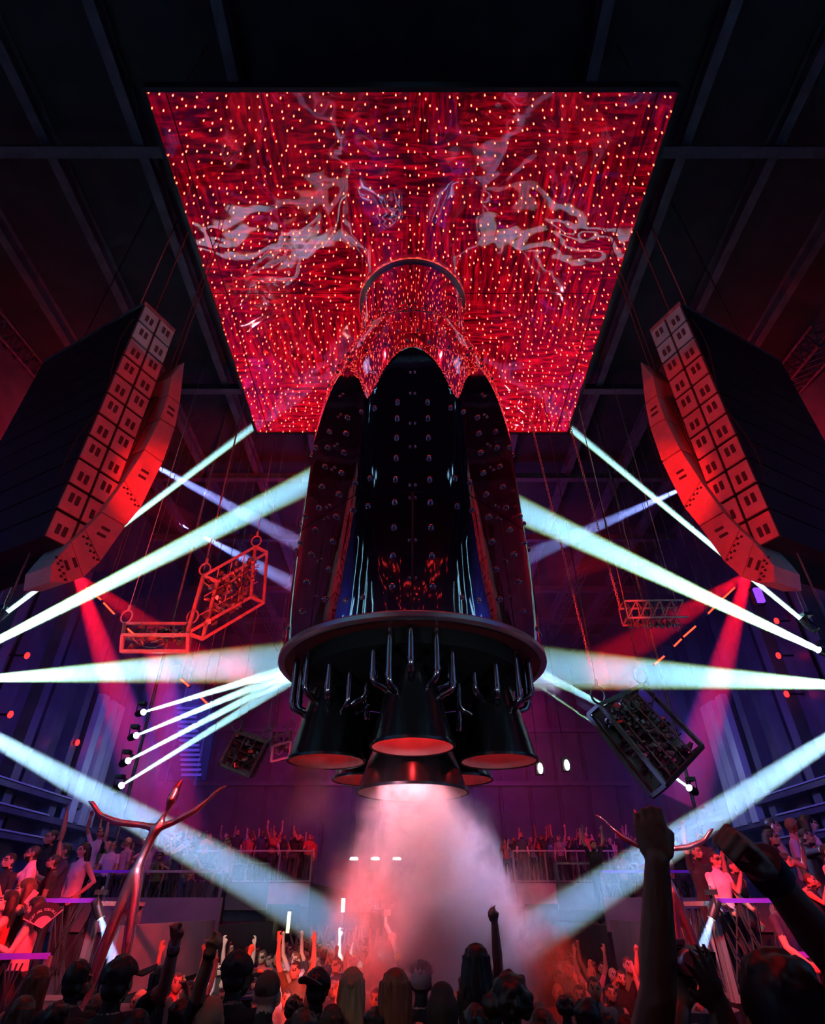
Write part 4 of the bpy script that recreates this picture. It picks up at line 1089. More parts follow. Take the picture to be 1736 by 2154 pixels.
for p, h, l, mt in (((607, 1940), .55, 'warm upright strip lamp on the dark left wall', m_warm), ((527, 1962), .28, 'short bluish strip lamp left of the crowd', m_white), ((722, 1904), .35, 'bright white strip lamp by the smoke', m_white)):
    c = PY(*p, 22); r = thing('strip_lamp', l, 'lamp', c); MB().box(c, (.10, .06, h)).build('light_tube', mt, r); MB().box(c + Vector((0, .06, 0)), (.14, .06, h + .08)).build('housing', m_black, r)
    MB().bar((c.x, c.y + .08, 0), (c.x, c.y + .08, c.z), .06).build('stand', m_black, r)
for i, x in enumerate((745, 790, 835, 930)):
    c = PY(x, 1806, 40); r = thing('downlight', ('warm downlight seen through the smoke, leftmost', 'warm downlight seen through the smoke, second from left', 'warm downlight seen through the smoke, third from left', 'warm downlight seen through the smoke, rightmost')[i], 'lamp', c)
    MB().lathe([(.0, .06), (.22, .06), (.26, -.06), (0, -.06)], c, 14).build('lens', emis('warm_down', (1, .85, .6), 12), r); MB().tube([c + Vector((0, 0, .06)), (c.x, c.y, CEIL)], .03, 6).build('drop_rod', m_steel, r)
rb0 = thing('robot_camera_arm', 'grey robot camera arm with a yellow band rising from the crowd', 'robot arm', (0, 0, 0))
m_rob = mat('robot_grey', (.5, .5, .52), .4); m_yel = mat('yellow_band', (.75, .85, .05), .5)
J = [PY(846, 2040, 9.5), PY(836, 2008, 9.6), PY(826, 1972, 9.8), PY(812, 1946, 9.9), PY(812, 1925, 10)]
rb0.location = (J[0].x, J[0].y, 0)
MB().tube([(J[0].x, J[0].y, 0), J[0]], .07, 16).build('column', m_steel, rb0, smooth=.6)
MB().tube([J[0], J[1]], .045, 16).build('lower_arm', m_steel, rb0, smooth=.6)
MB().tube([J[0].lerp(J[1], .55), J[0].lerp(J[1], .95)], .05, 16).build('warning_band', m_yel, rb0, smooth=.6)
MB().tube([J[1], J[2]], .036, 14).build('upper_arm', m_rob, rb0, smooth=.6)
MB().tube([J[2] + Vector((0, -.05, 0)), J[2] + Vector((0, .05, 0))], .06, 20).build('elbow_joint', m_rob, rb0, smooth=.6)
MB().tube([J[2], J[3]], .03, 14).build('forearm', m_rob, rb0, smooth=.6)
MB().tube([J[3], J[4]], .022, 12).build('wrist', m_rob, rb0, smooth=.6)
MB().box(J[4] + Vector((.02, 0, .03)), (.10, .10, .07)).build('camera_head', m_rob, rb0)

# ================================================================== the crowd
def variants(pre, specs, voxel=.017):
    return [(person_mesh('%s_%d' % (pre, i), l, r, voxel=voxel, **k), ph) for i, (l, r, ph, k) in enumerate(specs)]
VAR = variants('dancer', [
    ('up', 'up', 'with both arms raised', {}), ('down', 'fist', 'raising one fist', {'female': True}), ('down', 'down', 'with arms down', {}),
    ('phone', 'down', 'with a hand before the face', {}), ('clap', 'clap', 'with clasped hands', {'female': True}), ('point', 'bent', 'pointing upward', {'beard': True}),
    ('bent', 'bent', 'with both hands lifted', {'female': True, 'sleeve': 0}), ('down', 'drink', 'with one forearm raised', {'glasses': True}), ('hip', 'wide', 'with one arm flung out', {'female': True, 'sleeve': 0})])
CLR = ['black', 'black', 'navy', 'white', 'grey', 'red', 'black', 'pink', 'olive']
def scatter(n, region, zf, where, rnd, face=PI, jit=.5, h=(1.6, 1.84), mind=.48, clr=CLR, taken=None):
    pts = taken if taken is not None else []; out = 0; tries = 0
    while out < n and tries < n * 60:
        tries += 1
        x, y = region(rnd)
        if any((x - a) ** 2 + (y - b) ** 2 < mind ** 2 for a, b in pts): continue
        pts.append((x, y)); out += 1
        me, ph = VAR[rnd.choice((0, 1, 2, 2, 2, 3, 3, 4, 4, 5, 6, 7, 7, 8))]; c = rnd.choice(clr)
        put_person(me, (x, y, zf), face + rnd.uniform(-jit, jit) , rnd.uniform(*h), rnd.choice((0, 0, 1, 1, 2, 3)), c, rnd.choice((0, 0, 1, 2)), rnd.choice((0, 0, 1, 1, 2, 3)),
                   'person in %s %s, %s' % (c, ph, where), 'crowd ' + where)
rnd = random.Random(11); taken = [(J[0].x, J[0].y)]
def pit(xa, xb, ya, yb): return lambda r: (r.uniform(xa, xb), r.uniform(ya, yb))
scatter(40, pit(-3.75, -.6, 12.2, 16), 0, 'on the floor left of the smoke', rnd, taken=taken)
scatter(62, pit(-3.6, -.4, 16, 23.5), 0, 'far back left of the smoke', rnd, taken=taken)
scatter(36, pit(-.6, 1.4, 12.2, 23), 0, 'under the smoke', rnd, taken=taken)
scatter(42, pit(1.2, 3.7, 12, 23), 0, 'on the floor right of the smoke', rnd, taken=taken)
scatter(50, pit(-3.5, 3.6, 8.2, 12.2), 0, 'just beyond the near heads', rnd, taken=taken)
scatter(22, pit(-10, -4.1, 26.4, 27.6), 3.3, 'behind the far left balcony railing', rnd, mind=.42)
scatter(14, pit(-10, -4.1, 27.7, 29.5), 3.3, 'back of the far left balcony', rnd, mind=.5)
scatter(20, pit(4.1, 10, 26.4, 27.8), 3.3, 'behind the far right balcony railing', rnd, mind=.42)
scatter(12, pit(4.1, 10, 27.9, 29.5), 3.3, 'back of the far right balcony', rnd, mind=.5)
scatter(16, pit(-3.2, 3.2, 33, 36), 1.4, 'on the far stage through smoke', rnd, mind=.6)
scatter(8, pit(-7.6, -4.4, 14.9, 16.2), 2.2, 'behind the left third terrace railing', rnd, face=PI - .5)
scatter(8, pit(-9.5, -6.0, 16.5, 19.5), 2.2, 'back of the left third terrace', rnd, face=PI - .5)
scatter(8, pit(4.4, 8.6, 14.9, 16.4), 2.2, 'behind the right third terrace railing', rnd, face=PI + .5)
scatter(7, pit(5.6, 9.5, 17, 19.5), 2.2, 'back of the right third terrace', rnd, face=PI + .5)
# --- people one can tell apart on the near terraces
def spec(label, px, py, Y, zf, rot, l, r, skin, top, bot, hair, h=None, **k):
    """head centre at pixel (px, py) in the plane Y; stands on zf."""
    p = PY(px, py, Y); h = h or (p.z - zf) / 1.635 * 1.745
    me = person_mesh('guest', l, r, voxel=.011, **k)
    return put_person(me, (p.x, p.y, zf), rot, h, skin, top, bot, hair, label)
def long_hair(o, col, length=.36, seed=0, vol=1.0):
    rnd = random.Random(seed); b = MB(); hc = Vector((0, .03, 1.625))
    b.ball(hc + Vector((0, -.025, .035)), (.088 * vol, .098 * vol, .088), 14, 10)
    for k in range(13):
        a = PI * (1.02 + .96 * k / 12) + rnd.uniform(-.08, .08); s = hc + Vector((.078 * vol * math.cos(a), -.02 + .085 * vol * math.sin(a), .02))
        L = length * rnd.uniform(.8, 1.05); w = rnd.uniform(-.012, .012)
        b.tube([s + Vector((0, 0, .03)), s + Vector((w, -.012, -L * .35)), s + Vector((w * 2 + .012 * math.sin(k * 2.1), -.02, -L * .7)), s + Vector((w * 2, -.012, -L))], [.030 * vol, .034 * vol, .030 * vol, .010], 8)
    me = remesh(b, .012, 2); me.name = 'hair'; me.materials.clear(); me.materials.append(HAIRS[col]); me.polygons.foreach_set('use_smooth', [True] * len(me.polygons))
    h = bpy.data.objects.new('hair', me); COL.objects.link(h); h.parent = o
    return h
LT = PI - .75; RT = PI + .75
w1 = spec('woman with long dark hair at the left edge, arms folded, above the violet railing', 22, 1893, 8.3, 1.05, PI - 1.1, 'clap', 'drink', 0, 'red', 0, 0, female=True, sleeve=0); long_hair(w1, 0, .40, 1)
w2 = spec('woman holding a phone up before her face at left', 58, 1868, 8.5, 1.05, PI - 1.2, 'phone', 'phone', 0, 'black', 0, 1, female=True, sleeve=0); long_hair(w2, 1, .34, 2)
w3 = spec('dark-haired woman looking down at the fan she holds', 78, 1906, 8.15, 1.05, PI - 1.3, 'drink', 'down', 0, 'pink', 0, 0, female=True, sleeve=0, pitch=-.35); long_hair(w3, 0, .34, 3)
spec('bearded man in a white T-shirt on the left terrace', 74, 1795, 10.4, 1.55, PI - 1.0, 'down', 'bent', 1, 'white', 0, 0, beard=True)
spec('man in a black T-shirt at the left edge beside the bearded man', 24, 1810, 10.2, 1.55, PI - .5, 'down', 'down', 0, 'black', 0, 0)
spec('man with one arm raised behind the bearded man in white', 118, 1812, 10.9, 1.55, PI - 1.2, 'down', 'up', 1, 'black', 0, 0)
w4 = spec('woman in a light bikini top on the left terrace', 178, 1788, 12.5, 1.55, PI - .4, 'hip', 'down', 0, 'white', 0, 0, female=True, sleeve=0); long_hair(w4, 0, .3, 4)
spec('man in a pale cap leaning on the left upper railing', 239, 1780, 14.95, 2.2, PI + .1, 'rail', 'rail', 1, 'white', 0, 1)
spec('man in a light printed T-shirt at the back of the left terrace', 212, 1752, 15.9, 2.2, PI + .2, 'down', 'fist', 1, 'white', 0, 0)
spec('man in a dark shirt with a raised arm, upper left', 112, 1762, 12.8, 1.55, PI - .6, 'up', 'down', 1, 'black', 0, 0)
spec('man with hand to his chin in the left third row', 140, 1790, 11.8, 1.55, PI - .9, 'clap', 'drink', 1, 'navy', 0, 0)
spec('man in sunglasses and a white T-shirt resting a hand on the right violet railing', 1502, 1808, 9.55, 1.55, PI + .35, 'rail', 'rail', 1, 'white', 0, 0, glasses=True)
spec('woman in a black tank top waving beside the man in sunglasses', 1540, 1822, 9.7, 1.55, PI + .5, 'down', 'bent', 1, 'black', 0, 0, female=True, sleeve=0)
spec('person in navy with a red-lit forearm on the nearest right railing', 1632, 1890, 8.3, 1.05, PI + .6, 'rail', 'rail', 0, 'navy', 0, 1)
spec('man in a cream shirt under the blue-lit ledge, leftmost of the white shirts', 1620, 1738, 13.2, 1.55, PI + 1.2, 'down', 'drink', 0, 'white', 0, 0)
spec('bald man in a white shirt under the blue-lit ledge', 1664, 1738, 12.4, 1.55, PI + .9, 'down', 'down', 2, 'white', 0, 0, bald=True)
w5 = spec('woman in a white blouse in profile under the blue-lit ledge', 1696, 1732, 12.0, 1.55, PI + 1.3, 'down', 'drink', 0, 'white', 0, 0, female=True); long_hair(w5, 0, .22, 5)
spec('man in glasses and a pink T-shirt at the right edge', 1738, 1792, 9.6, 1.55, PI + .7, 'down', 'down', 1, 'pink', 0, 0, glasses=True)
w6 = spec('woman with long dark hair waving a hand in the right terrace', 1620, 1762, 11.0, 1.55, PI + .6, 'bent', 'down', 1, 'black', 0, 0, female=True, sleeve=0); long_hair(w6, 0, .3, 6)
spec('man in dark clothes drinking on the right terrace', 1692, 1760, 11.4, 1.55, PI + .9, 'drink', 'phone', 1, 'black', 0, 0)
w7 = spec('woman in dark violet light low on the right terrace', 1650, 1810, 10.0, 1.55, PI + .7, 'clap', 'clap', 1, 'navy', 0, 0, female=True); long_hair(w7, 0, .3, 7)
spec('person with raised hands left of the man in sunglasses', 1462, 1792, 11.2, 1.55, PI + .4, 'bent', 'point', 1, 'black', 0, 0)
w8 = spec('person in black at the right edge below the man in pink', 1700, 1850, 9.3, 1.55, PI + .8, 'down', 'bent', 1, 'black', 0, 1, female=True, sleeve=0)
# the fan and phone the women hold
fp = PY(88, 1952, 7.95); fan = thing('hand_fan', 'open black folding fan with pale lettering held by the dark-haired woman', 'fan', fp)
def fan_pt(r, a, dy=0): return fp + Vector((r * math.cos(a), dy, r * math.sin(a)))
fb = MB(); angs = [.75 + 2.05 * k / 20 for k in range(21)]
fb.prism([fan_pt(.11, a) for a in angs] + [fan_pt(.24, a) for a in reversed(angs)], (0, .006, 0)); fb.build('leaf', mat('black_fan_leaf', (.02, .015, .02), .7), fan)
fi = MB(); fi.prism([fp] + [fan_pt(.112, a, -.001) for a in angs], (0, .005, 0)); fi.build('inner_leaf', mat('pink_fan_leaf', (.6, .3, .35), .7), fan)
for a in (angs[0], angs[-1]): MB().bar(fp, fan_pt(.25, a, -.006), .014, .008).build('guard_stick', mat('pale_stick', (.7, .5, .5), .6), fan)
def letters(txt, fn, size, m, parent, flat_normal=None):
    """Raised lettering, one glyph after another, each placed by fn(i) -> (point, angle in the x-z plane)."""
    for i, ch in enumerate(txt):
        if ch == ' ': continue
        cu = bpy.data.curves.new('lettering', 'FONT'); cu.body = ch; cu.size = size; cu.extrude = .0015; cu.align_x = 'CENTER'
        o = bpy.data.objects.new('lettering', cu); COL.objects.link(o)
        dg = bpy.context.evaluated_depsgraph_get(); me = bpy.data.meshes.new_from_object(o.evaluated_get(dg)); bpy.data.objects.remove(o)
        p, a = fn(i); me.transform(Matrix.Translation(p - parent.location) @ Matrix.Rotation(PI / 2 - a, 4, 'Y') @ Matrix.Rotation(PI / 2, 4, 'X'))
        me.materials.clear(); me.materials.append(m)
        q = bpy.data.objects.new('lettering', me); COL.objects.link(q); q.parent = parent
TXT = 'JUST MAL POSSIBLE'
letters(TXT, lambda i: (fan_pt(.160, 2.72 - i * .113, -.003), 2.72 - i * .113), .034, mat('fan_letter', (.75, .6, .6), .6), fan)
pp = PY(66, 1888, 8.2); ph = thing('mobile_phone', 'pale phone held up by the woman at left', 'phone', pp)
MB().box(pp, (.075, .012, .15), Euler((.2, .5, .3)).to_matrix()).build('case', mat('phone_case', (.6, .5, .52), .4), ph); MB().box(pp + Vector((-.015, -.012, .045)), (.025, .006, .03), Euler((.2, .5, .3)).to_matrix()).build('camera_bump', m_black, ph)

# dots of red light on the wall behind the photographer, mirrored in the rocket's front
rl = random.Random(5); cb = MB()
for k in range(90): cb.ball((rl.uniform(-4.5, 4.5), -10.93, rl.uniform(10.0, 20.0)),   .03, 6, 4)
tag(cb.build('wall_lights', emis('red_wall_dot', (1, .03, .03), 7), smooth=True), 'scatter of small red lights on the wall behind the photographer', 'wall lights', kind='stuff')

sg = PY(792, 1906, 24.5); sgn = thing('lit_sign', 'small violet lit sign seen through the smoke', 'sign', sg)
MB().box(sg + Vector((0, .05, 0)), (.42, .06, .30)).build('backing', m_black, sgn)
m_sgn = emis('violet_sign', (.75, .5, 1), 1.6)
letters('HbU', lambda i: (sg + Vector((-.12 + .12 * i, .015, -.09)), PI / 2), .26, m_sgn, sgn)
MB().bar((sg.x, sg.y + .1, 0), (sg.x, sg.y + .1, sg.z), .06).build('stand', m_steel, sgn)

# ================================================================== the near crowd, seen from behind
PLAT = .6
BODY = {'man': person_mesh('man_from_behind', 'down', 'down', voxel=.012, yaw=0), 'woman': person_mesh('woman_from_behind', 'down', 'down', voxel=.012, female=True, sleeve=0),
        'jacket': person_mesh('jacket_from_behind', 'down', 'down', voxel=.012, female=True, long_sleeve=True), 'shaved': person_mesh('shaved_man_from_behind', 'drink', 'down', voxel=.010, bald=True),
        'turned': person_mesh('man_turned', 'down', 'down', voxel=.010, yaw=-1.2)}
HC = Vector((0, .03, 1.625))
def child(o, b, name, m, voxel=None, smooth=.8, it=2):
    if voxel:
        me = remesh(b, voxel, it); me.name = name; me.materials.clear(); me.materials.append(m); me.polygons.foreach_set('use_smooth', [True] * len(me.polygons))
    else: me = b.mesh(name, smooth=smooth, mats=[m])
    c = bpy.data.objects.new(name, me); COL.objects.link(c); c.parent = o; return c
m_hair_grey = mat('hair_white', (.75, .76, .80), .4)
m_capk = noisy('black_cap_cloth', (.012, .012, .014), (.022, .021, .024), 20, .8)
m_capg = noisy('grey_cap_cloth', (.30, .30, .32), (.38, .38, .40), 20, .8)
m_capred = noisy('dark_red_cap_cloth', (.06, .012, .014), (.09, .02, .02), 20, .8)
def hair_short(o, m, seed=0, fat=1.0, yaw=0):
    r = random.Random(seed); b = MB(); b.ball(HC + Vector((0, -.02, .035)), (.084 * fat, .098 * fat, .092 * fat), 16, 12)
    b.ball(HC + Vector((0, -.045, -.03)), (.074 * fat, .066 * fat, .06), 14, 10)
    for k in range(40):
        a = r.uniform(0, 2 * PI); t = r.uniform(0, 1.3); d = Vector((math.sin(t) * math.cos(a), math.sin(t) * math.sin(a), math.cos(t)))
        p = HC + Vector((0, -.02, .035)) + Vector((d.x * .08, d.y * .092, d.z * .088)) * fat
        b.ball(p, r.uniform(.014, .024), 6, 4)
    return child(o, b, 'hair', m, .009)
def hair_long(o, m, L=.42, seed=0, fat=1.0):
    r = random.Random(seed); b = MB(); b.ball(HC + Vector((0, -.02, .035)), (.083 * fat, .098 * fat, .088), 16, 12); b.ball(HC + Vector((0, -.045, -.04)), (.070 * fat, .055, .10), 14, 10)
    for k in range(54):
        a = PI * (.94 + 1.12 * r.random()); rr = r.uniform(.75, 1.08); s = HC + Vector((.074 * fat * math.cos(a) * rr, -.02 + .086 * math.sin(a) * rr, .05)); Lk = L * r.uniform(.66, 1.08); w = r.uniform(-.03, .03) + .018 * math.cos(a); q = r.uniform(0, 6)
        pts = [s + Vector((w * t + .010 * math.sin(q + t * 5), -.03 * t + .008 * math.cos(q * 2 + t * 4), -Lk * t)) for t in (0, .2, .4, .6, .8, 1)]
        b.tube(pts, [.016 * fat, .018 * fat, .017 * fat, .015, .011, .003], 6)
    for k in range(36):
        a = r.uniform(0, 2 * PI); t = r.uniform(0, 1.2); d = Vector((math.sin(t) * math.cos(a), math.sin(t) * math.sin(a), math.cos(t)))
        q0 = HC + Vector((0, -.02, .035)) + Vector((d.x * .08 * fat, d.y * .094, d.z * .084)); b.tube([q0 + Vector((0, 0, .004)), q0 + Vector((d.x * .012, d.y * .012 - .006, -.05))], [.011, .008], 6)
    return child(o, b, 'hair', m, .0065, it=1)
def hair_bushy(o, m, seed=0, R=.13, bun=None):
    r = random.Random(seed); b = MB(); b.ball(HC + Vector((0, -.02, .03)), (R * .86, R * .9, R * .92), 16, 12)
    for k in range(90):
        a = r.uniform(0, 2 * PI); t = math.acos(r.uniform(-.75, 1)); d = Vector((math.sin(t) * math.cos(a), math.sin(t) * math.sin(a), math.cos(t)))
        if d.y > .55 and d.z < .4: continue
        b.ball(HC + Vector((0, -.02, .02)) + d * (R * .88), r.uniform(.018, .034), 6, 4)
    if bun:
        b.ball(HC + Vector(bun), .062, 12, 8)
        for k in range(16): b.ball(HC + Vector(bun) + Vector((r.uniform(-1, 1), r.uniform(-1, 1), r.uniform(-1, 1))).normalized() * .052, .018, 6, 4)
    return child(o, b, 'hair', m, .009)
def hair_strand(o, m, pts, r): return child(o, MB().tube([HC + Vector(p) for p in pts], r, 7), 'hair_lock', m)
def cap(o, m, dirn=0.0, brim=.11, tilt=-.12, brim_m=None):
    """dome cap; dirn: where the peak points (0 = forward, away from the camera)."""
    Mx = Matrix.Rotation(dirn, 3, 'Z') @ Matrix.Rotation(tilt, 3, 'X'); c = HC + Vector((0, -.012, .035)); b = MB()
    b.ball(c, (.096, .108, .094), 24, 12, M=Mx, hemi=True); b.lathe([(.0, -.012), (.095, -.012), (.099, .004), (.0, .004)], c, 24, M=Mx @ Matrix.Diagonal((1, 1.1, 1)).to_3x3())
    q = child(o, b, 'cap', m)
    pk = MB(); pts = []
    for k in range(15):
        a = PI * (.06 + .88 * k / 14); pts.append(c + Mx @ Vector((.098 * math.cos(a), .075 + (.045 + brim) * math.sin(a), -.012 - .02 * abs(math.cos(a)))))
    pk.prism(pts, Mx @ Vector((0, 0, .007))); k_ = child(o, pk, 'peak', brim_m or m)
    k_.parent = q
    child(o, MB().ball(c + Mx @ Vector((0, 0, .095)), .010, 8, 5), 'button', m).parent = q
    return q
def hood(o, m, h=.14):
    b = MB(); b.ball(HC + Vector((0, -.02, .02)), (.118, .125, .125), 18, 12); b.ball(HC + Vector((0, -.02, h * .75)), (.085, .09, .075), 14, 10); b.ball(HC + Vector((0, -.05, -.10)), (.135, .10, .09), 16, 10); b.ball(HC + Vector((0, -.06, -.17)), (.15, .09, .06), 14, 8)
    return child(o, b, 'hood', m, .01, it=6)
def fg(label, px, py, w, kind, head_w, skin=0, top='black', bot=0, hair=0, rot=0.0, h_extra=.0, mesh=None):
    """py: top of the head in the photo; w: its width there in pixels; head_w: the same width in metres."""
    zc = head_w * FPX / w; r = ray(px, py) * (zc / FPX); tp = Vector((0, 0, CZ)) + r
    h = (tp.z - PLAT) - h_extra
    o = put_person(mesh or BODY[kind], (tp.x, tp.y, PLAT), rot, h, skin, top, bot, hair, label); o['s'] = h / 1.745
    return o
def raised(name, px_loc, h, side, sh, el, wr, tip, style, nr, **k):
    """a body whose arm on `side` follows world points sh, el, wr, tip; the other arm hangs."""
    s = h / 1.745; L = lambda p: (Vector(p) - Vector(px_loc)) / s
    hd = (L(tip) - L(wr)).normalized()
    d = {side: (L(sh), L(el), L(wr), hd, nr, style)}
    d[-side] = (Vector((-side * .172, -.005, 1.415)), Vector((-side * .215, 0, 1.14)), Vector((-side * .21, .08, .90)), Vector((-side * .06, .22, -1)), Vector((side, .2, 0)), 'relaxed')
    return person_mesh(name, joints=d, voxel=k.pop('voxel', .009), **k)
def at(px, py, zc): return Vector((0, 0, CZ)) + ray(px, py) * (zc / FPX)
# from the left edge to the right
p = fg('person with dark reddish hair low in the left corner under the violet railing', 86, 2030, 62, 'woman', .21, 1, 'black', 0, 2); hair_long(p, HAIRS[2], .34, 1)
p = fg('dark-haired man in profile facing right near the left corner', 168, 2024, 58, 'turned', .19, 1, 'black', 0, 0); hair_short(p, HAIRS[0], 2)
p = fg('person with red-tinged hair low at the bottom left', 52, 2094, 70, 'woman', .21, 1, 'black', 0, 2); hair_long(p, HAIRS[1], .3, 3)
p = fg('person with thick dark red hair at the bottom, between two dark heads', 210, 2090, 62, 'woman', .21, 1, 'black', 0, 2); hair_long(p, HAIRS[2], .34, 4)
# man in a tipped cap with raised right hand
zc = 3.3; tp = at(262, 1992, zc); hh = tp.z - PLAT - .05
loc = Vector((tp.x, tp.y, PLAT))
me = raised('man_raising_hand', loc, hh, 1, at(306, 2118, zc), at(346, 2080, zc - .05), at(371, 1976, zc - .12), at(373, 1925, zc - .14), 'horns', (.2, -1, 0))
p = fg('man in a black tipped-back cap raising his right hand, left foreground', 262, 1992, 72, 'man', .20, 0, 'black', 0, 0, h_extra=.05, mesh=me); hair_short(p, HAIRS[0], 5); cap(p, m_capk, -.9, .10, .25)
child(p, MB().tube([(at(367, 1990, zc - .11) - loc) / p['s'], (at(369, 1982, zc - .115) - loc) / p['s']], .036, 14), 'wristband', mat('pale_wristband', (.45, .55, .7), .5)); child(p, MB().tube([(at(365, 2003, zc - .10) - loc) / p['s'], (at(366, 1997, zc - .105) - loc) / p['s']], .037, 14), 'watch', m_dark)
p = fg('woman with long dark hair behind the raised hand', 340, 2030, 44, 'woman', .20, 0, 'black', 0, 0); hair_long(p, HAIRS[0], .4, 6)
# bald man with raised left arm
zc = 3.0; tp = at(447, 2092, zc); hh = tp.z - PLAT; loc = Vector((tp.x, tp.y, PLAT))
me = raised('bald_man_raising_arm', loc, hh, -1, at(408, 2135, zc), at(422, 2075, zc - .05), at(443, 2000, zc - .1), at(466, 1952, zc - .1), 'point', (.3, -1, 0), bald=True)
p = fg('bald man at the bottom left raising a hand with a watch', 447, 2092, 74, 'man', .185, 1, 'black', 0, 0, mesh=me)
child(p, MB().tube([(at(440, 2011, zc - .1) - loc) / p['s'], (at(442, 2003, zc - .1) - loc) / p['s']], .038, 14), 'watch', m_dark)
p = fg('man in a black cap with the peak to the right', 503, 1996, 66, 'turned', .20, 1, 'black', 0, 0, h_extra=.02); hair_short(p, HAIRS[0], 7); cap(p, m_capk, -1.25, .10, -.05)
p = fg('child-sized person in a striped red, white and blue cap', 516, 2082, 52, 'man', .20, 1, 'black', 0, 1); q = cap(p, m_capred, .2, .08)
for k, (mm) in enumerate((mat('cap_stripe_blue', (.05, .09, .35), .7), mat('cap_stripe_white', (.6, .6, .62), .7), mat('cap_stripe_cyan', (.10, .25, .5), .7))):
    child(p, MB().lathe([(.099 - .006 * k, .012 + .024 * k), (.101 - .007 * k, .012 + .024 * k), (.096 - .010 * k, .030 + .024 * k), (.092 - .010 * k, .030 + .024 * k)], HC + Vector((0, -.012, .035)), 28, M=Matrix.Diagonal((1, 1.12, 1)).to_3x3(), close=True), 'cap_stripe', mm).parent = q
p = fg('man with close-shaved head and glasses strap, lit from the left', 566, 2042, 60, 'shaved', .165, 3, 'black', 0, 1); hs = MB(); hs.ball(HC + Vector((0, -.018, .040)), (.079, .096, .083), 18, 12); child(p, hs, 'cropped_hair', mat('cropped_hair', (.10, .07, .06), .8), .008)
p = fg('person in a black cap with a red lily emblem and grey peak', 670, 2040, 62, 'man', .20, 1, 'black', 0, 0); hair_short(p, HAIRS[0], 8); q = cap(p, m_capk, 2.75, .09, .35, m_capg)
m_lily = mat('red_emblem', (.55, .06, .07), .6, 0); lb = MB(); c0 = HC + Vector((.0, -.128, .085))
for pts, rs in (([(0, 0, -.03), (0, 0, .0), (0, -.001, .034)], [.003, .011, .002]), ([(0, 0, -.006), (-.014, 0, .012), (-.024, 0, .010), (-.026, 0, -.002)], [.004, .007, .006, .002]), ([(0, 0, -.006), (.014, 0, .012), (.024, 0, .010), (.026, 0, -.002)], [.004, .007, .006, .002]), ([(-.015, 0, -.010), (.015, 0, -.010)], [.003, .003])):
    lb.tube([c0 + Vector(v) for v in pts], rs, 8)
child(p, lb, 'emblem', m_lily).parent = q
p = fg('person with curly dark hair at the bottom beside the lily cap', 620, 2098, 56, 'woman', .24, 1, 'black', 0, 1); hair_bushy(p, HAIRS[1], 9, .12)
p = fg('woman with long blonde hair half tied back and a red jacket', 742, 2034, 62, 'jacket', .20, 3, 'red', 0, 3); hair_long(p, HAIRS[3], .58, 10, 1.02); child(p, MB().ball(HC + Vector((.0, -.125, .02)), (.03, .022, .026), 10, 6), 'hair_knot', HAIRS[3])
p = fg('woman with auburn hair catching red light, bottom middle', 832, 2036, 74, 'woman', .22, 0, 'black', 0, 2); hair_long(p, HAIRS[2], .40, 11, 1.1)
p = fg('person whose white spiky hair glows blue behind the auburn woman', 886, 2030, 56, 'man', .19, 0, 'black', 0, 0); b = MB(); r = random.Random(12); b.ball(HC + Vector((0, -.02, .035)), (.084, .098, .088), 14, 10)
for k in range(120):
    a = r.uniform(0, 2 * PI); t = r.uniform(0, 1.25); d = Vector((math.sin(t) * math.cos(a), math.sin(t) * math.sin(a), math.cos(t))); q0 = HC + Vector((0, -.02, .035)) + Vector((d.x * .08, d.y * .09, d.z * .085)); b.tube([q0, q0 + d * .03 + Vector((0, 0, .008))], [.007, .001], 5)
child(p, b, 'hair', m_hair_grey)
p = fg('person in a dark hood, bottom middle right of the auburn hair', 930, 2062, 84, 'man', .245, 1, 'black', 0, 0, h_extra=.06); hood(p, TOPS['black'], .15)
# tall dark-haired person with a pointing right arm
zc = 4.2; tp = at(1000, 1966, zc); hh = tp.z - PLAT - .05; loc = Vector((tp.x, tp.y, PLAT))
me = raised('person_pointing', loc, hh, 1, at(1034, 2092, zc), at(1048, 2036, zc - .05), at(1040, 1940, zc - .1), at(1022, 1880, zc - .1), 'point', (.2, -1, 0), female=True, sleeve=0)
p = fg('tall person with long dark hair pointing one red-lit arm up, in the smoke', 1000, 1966, 62, 'woman', .215, 0, 'black', 0, 0, h_extra=.05, mesh=me); hair_long(p, HAIRS[0], .44, 13, 1.12)
p = fg('person in a pale top left of the tall dark-haired one', 978, 2050, 40, 'man', .19, 3, 'olive', 0, 1); hair_short(p, HAIRS[1], 20)
p = fg('woman with bushy dark hair and a side bun, bottom right of middle', 1072, 2046, 92, 'woman', .245, 1, 'black', 0, 0, h_extra=.02); hair_bushy(p, HAIRS[0], 14, .128, (-.125, -.02, -.015))
p = fg('small dark spiky head at the bottom right of the side bun', 1188, 2094, 46, 'man', .19, 1, 'black', 0, 0); hair_bushy(p, HAIRS[0], 15, .098)
p = fg('round dark head with short hair left of the big raised arm', 1234, 2106, 70, 'man', .19, 1, 'black', 0, 0); hair_short(p, HAIRS[0], 16, 1.04)
p = fg('head just rising over the bottom edge left of the big arm', 1318, 2142, 80, 'man', .20, 1, 'black', 0, 0); hair_short(p, HAIRS[0], 17)
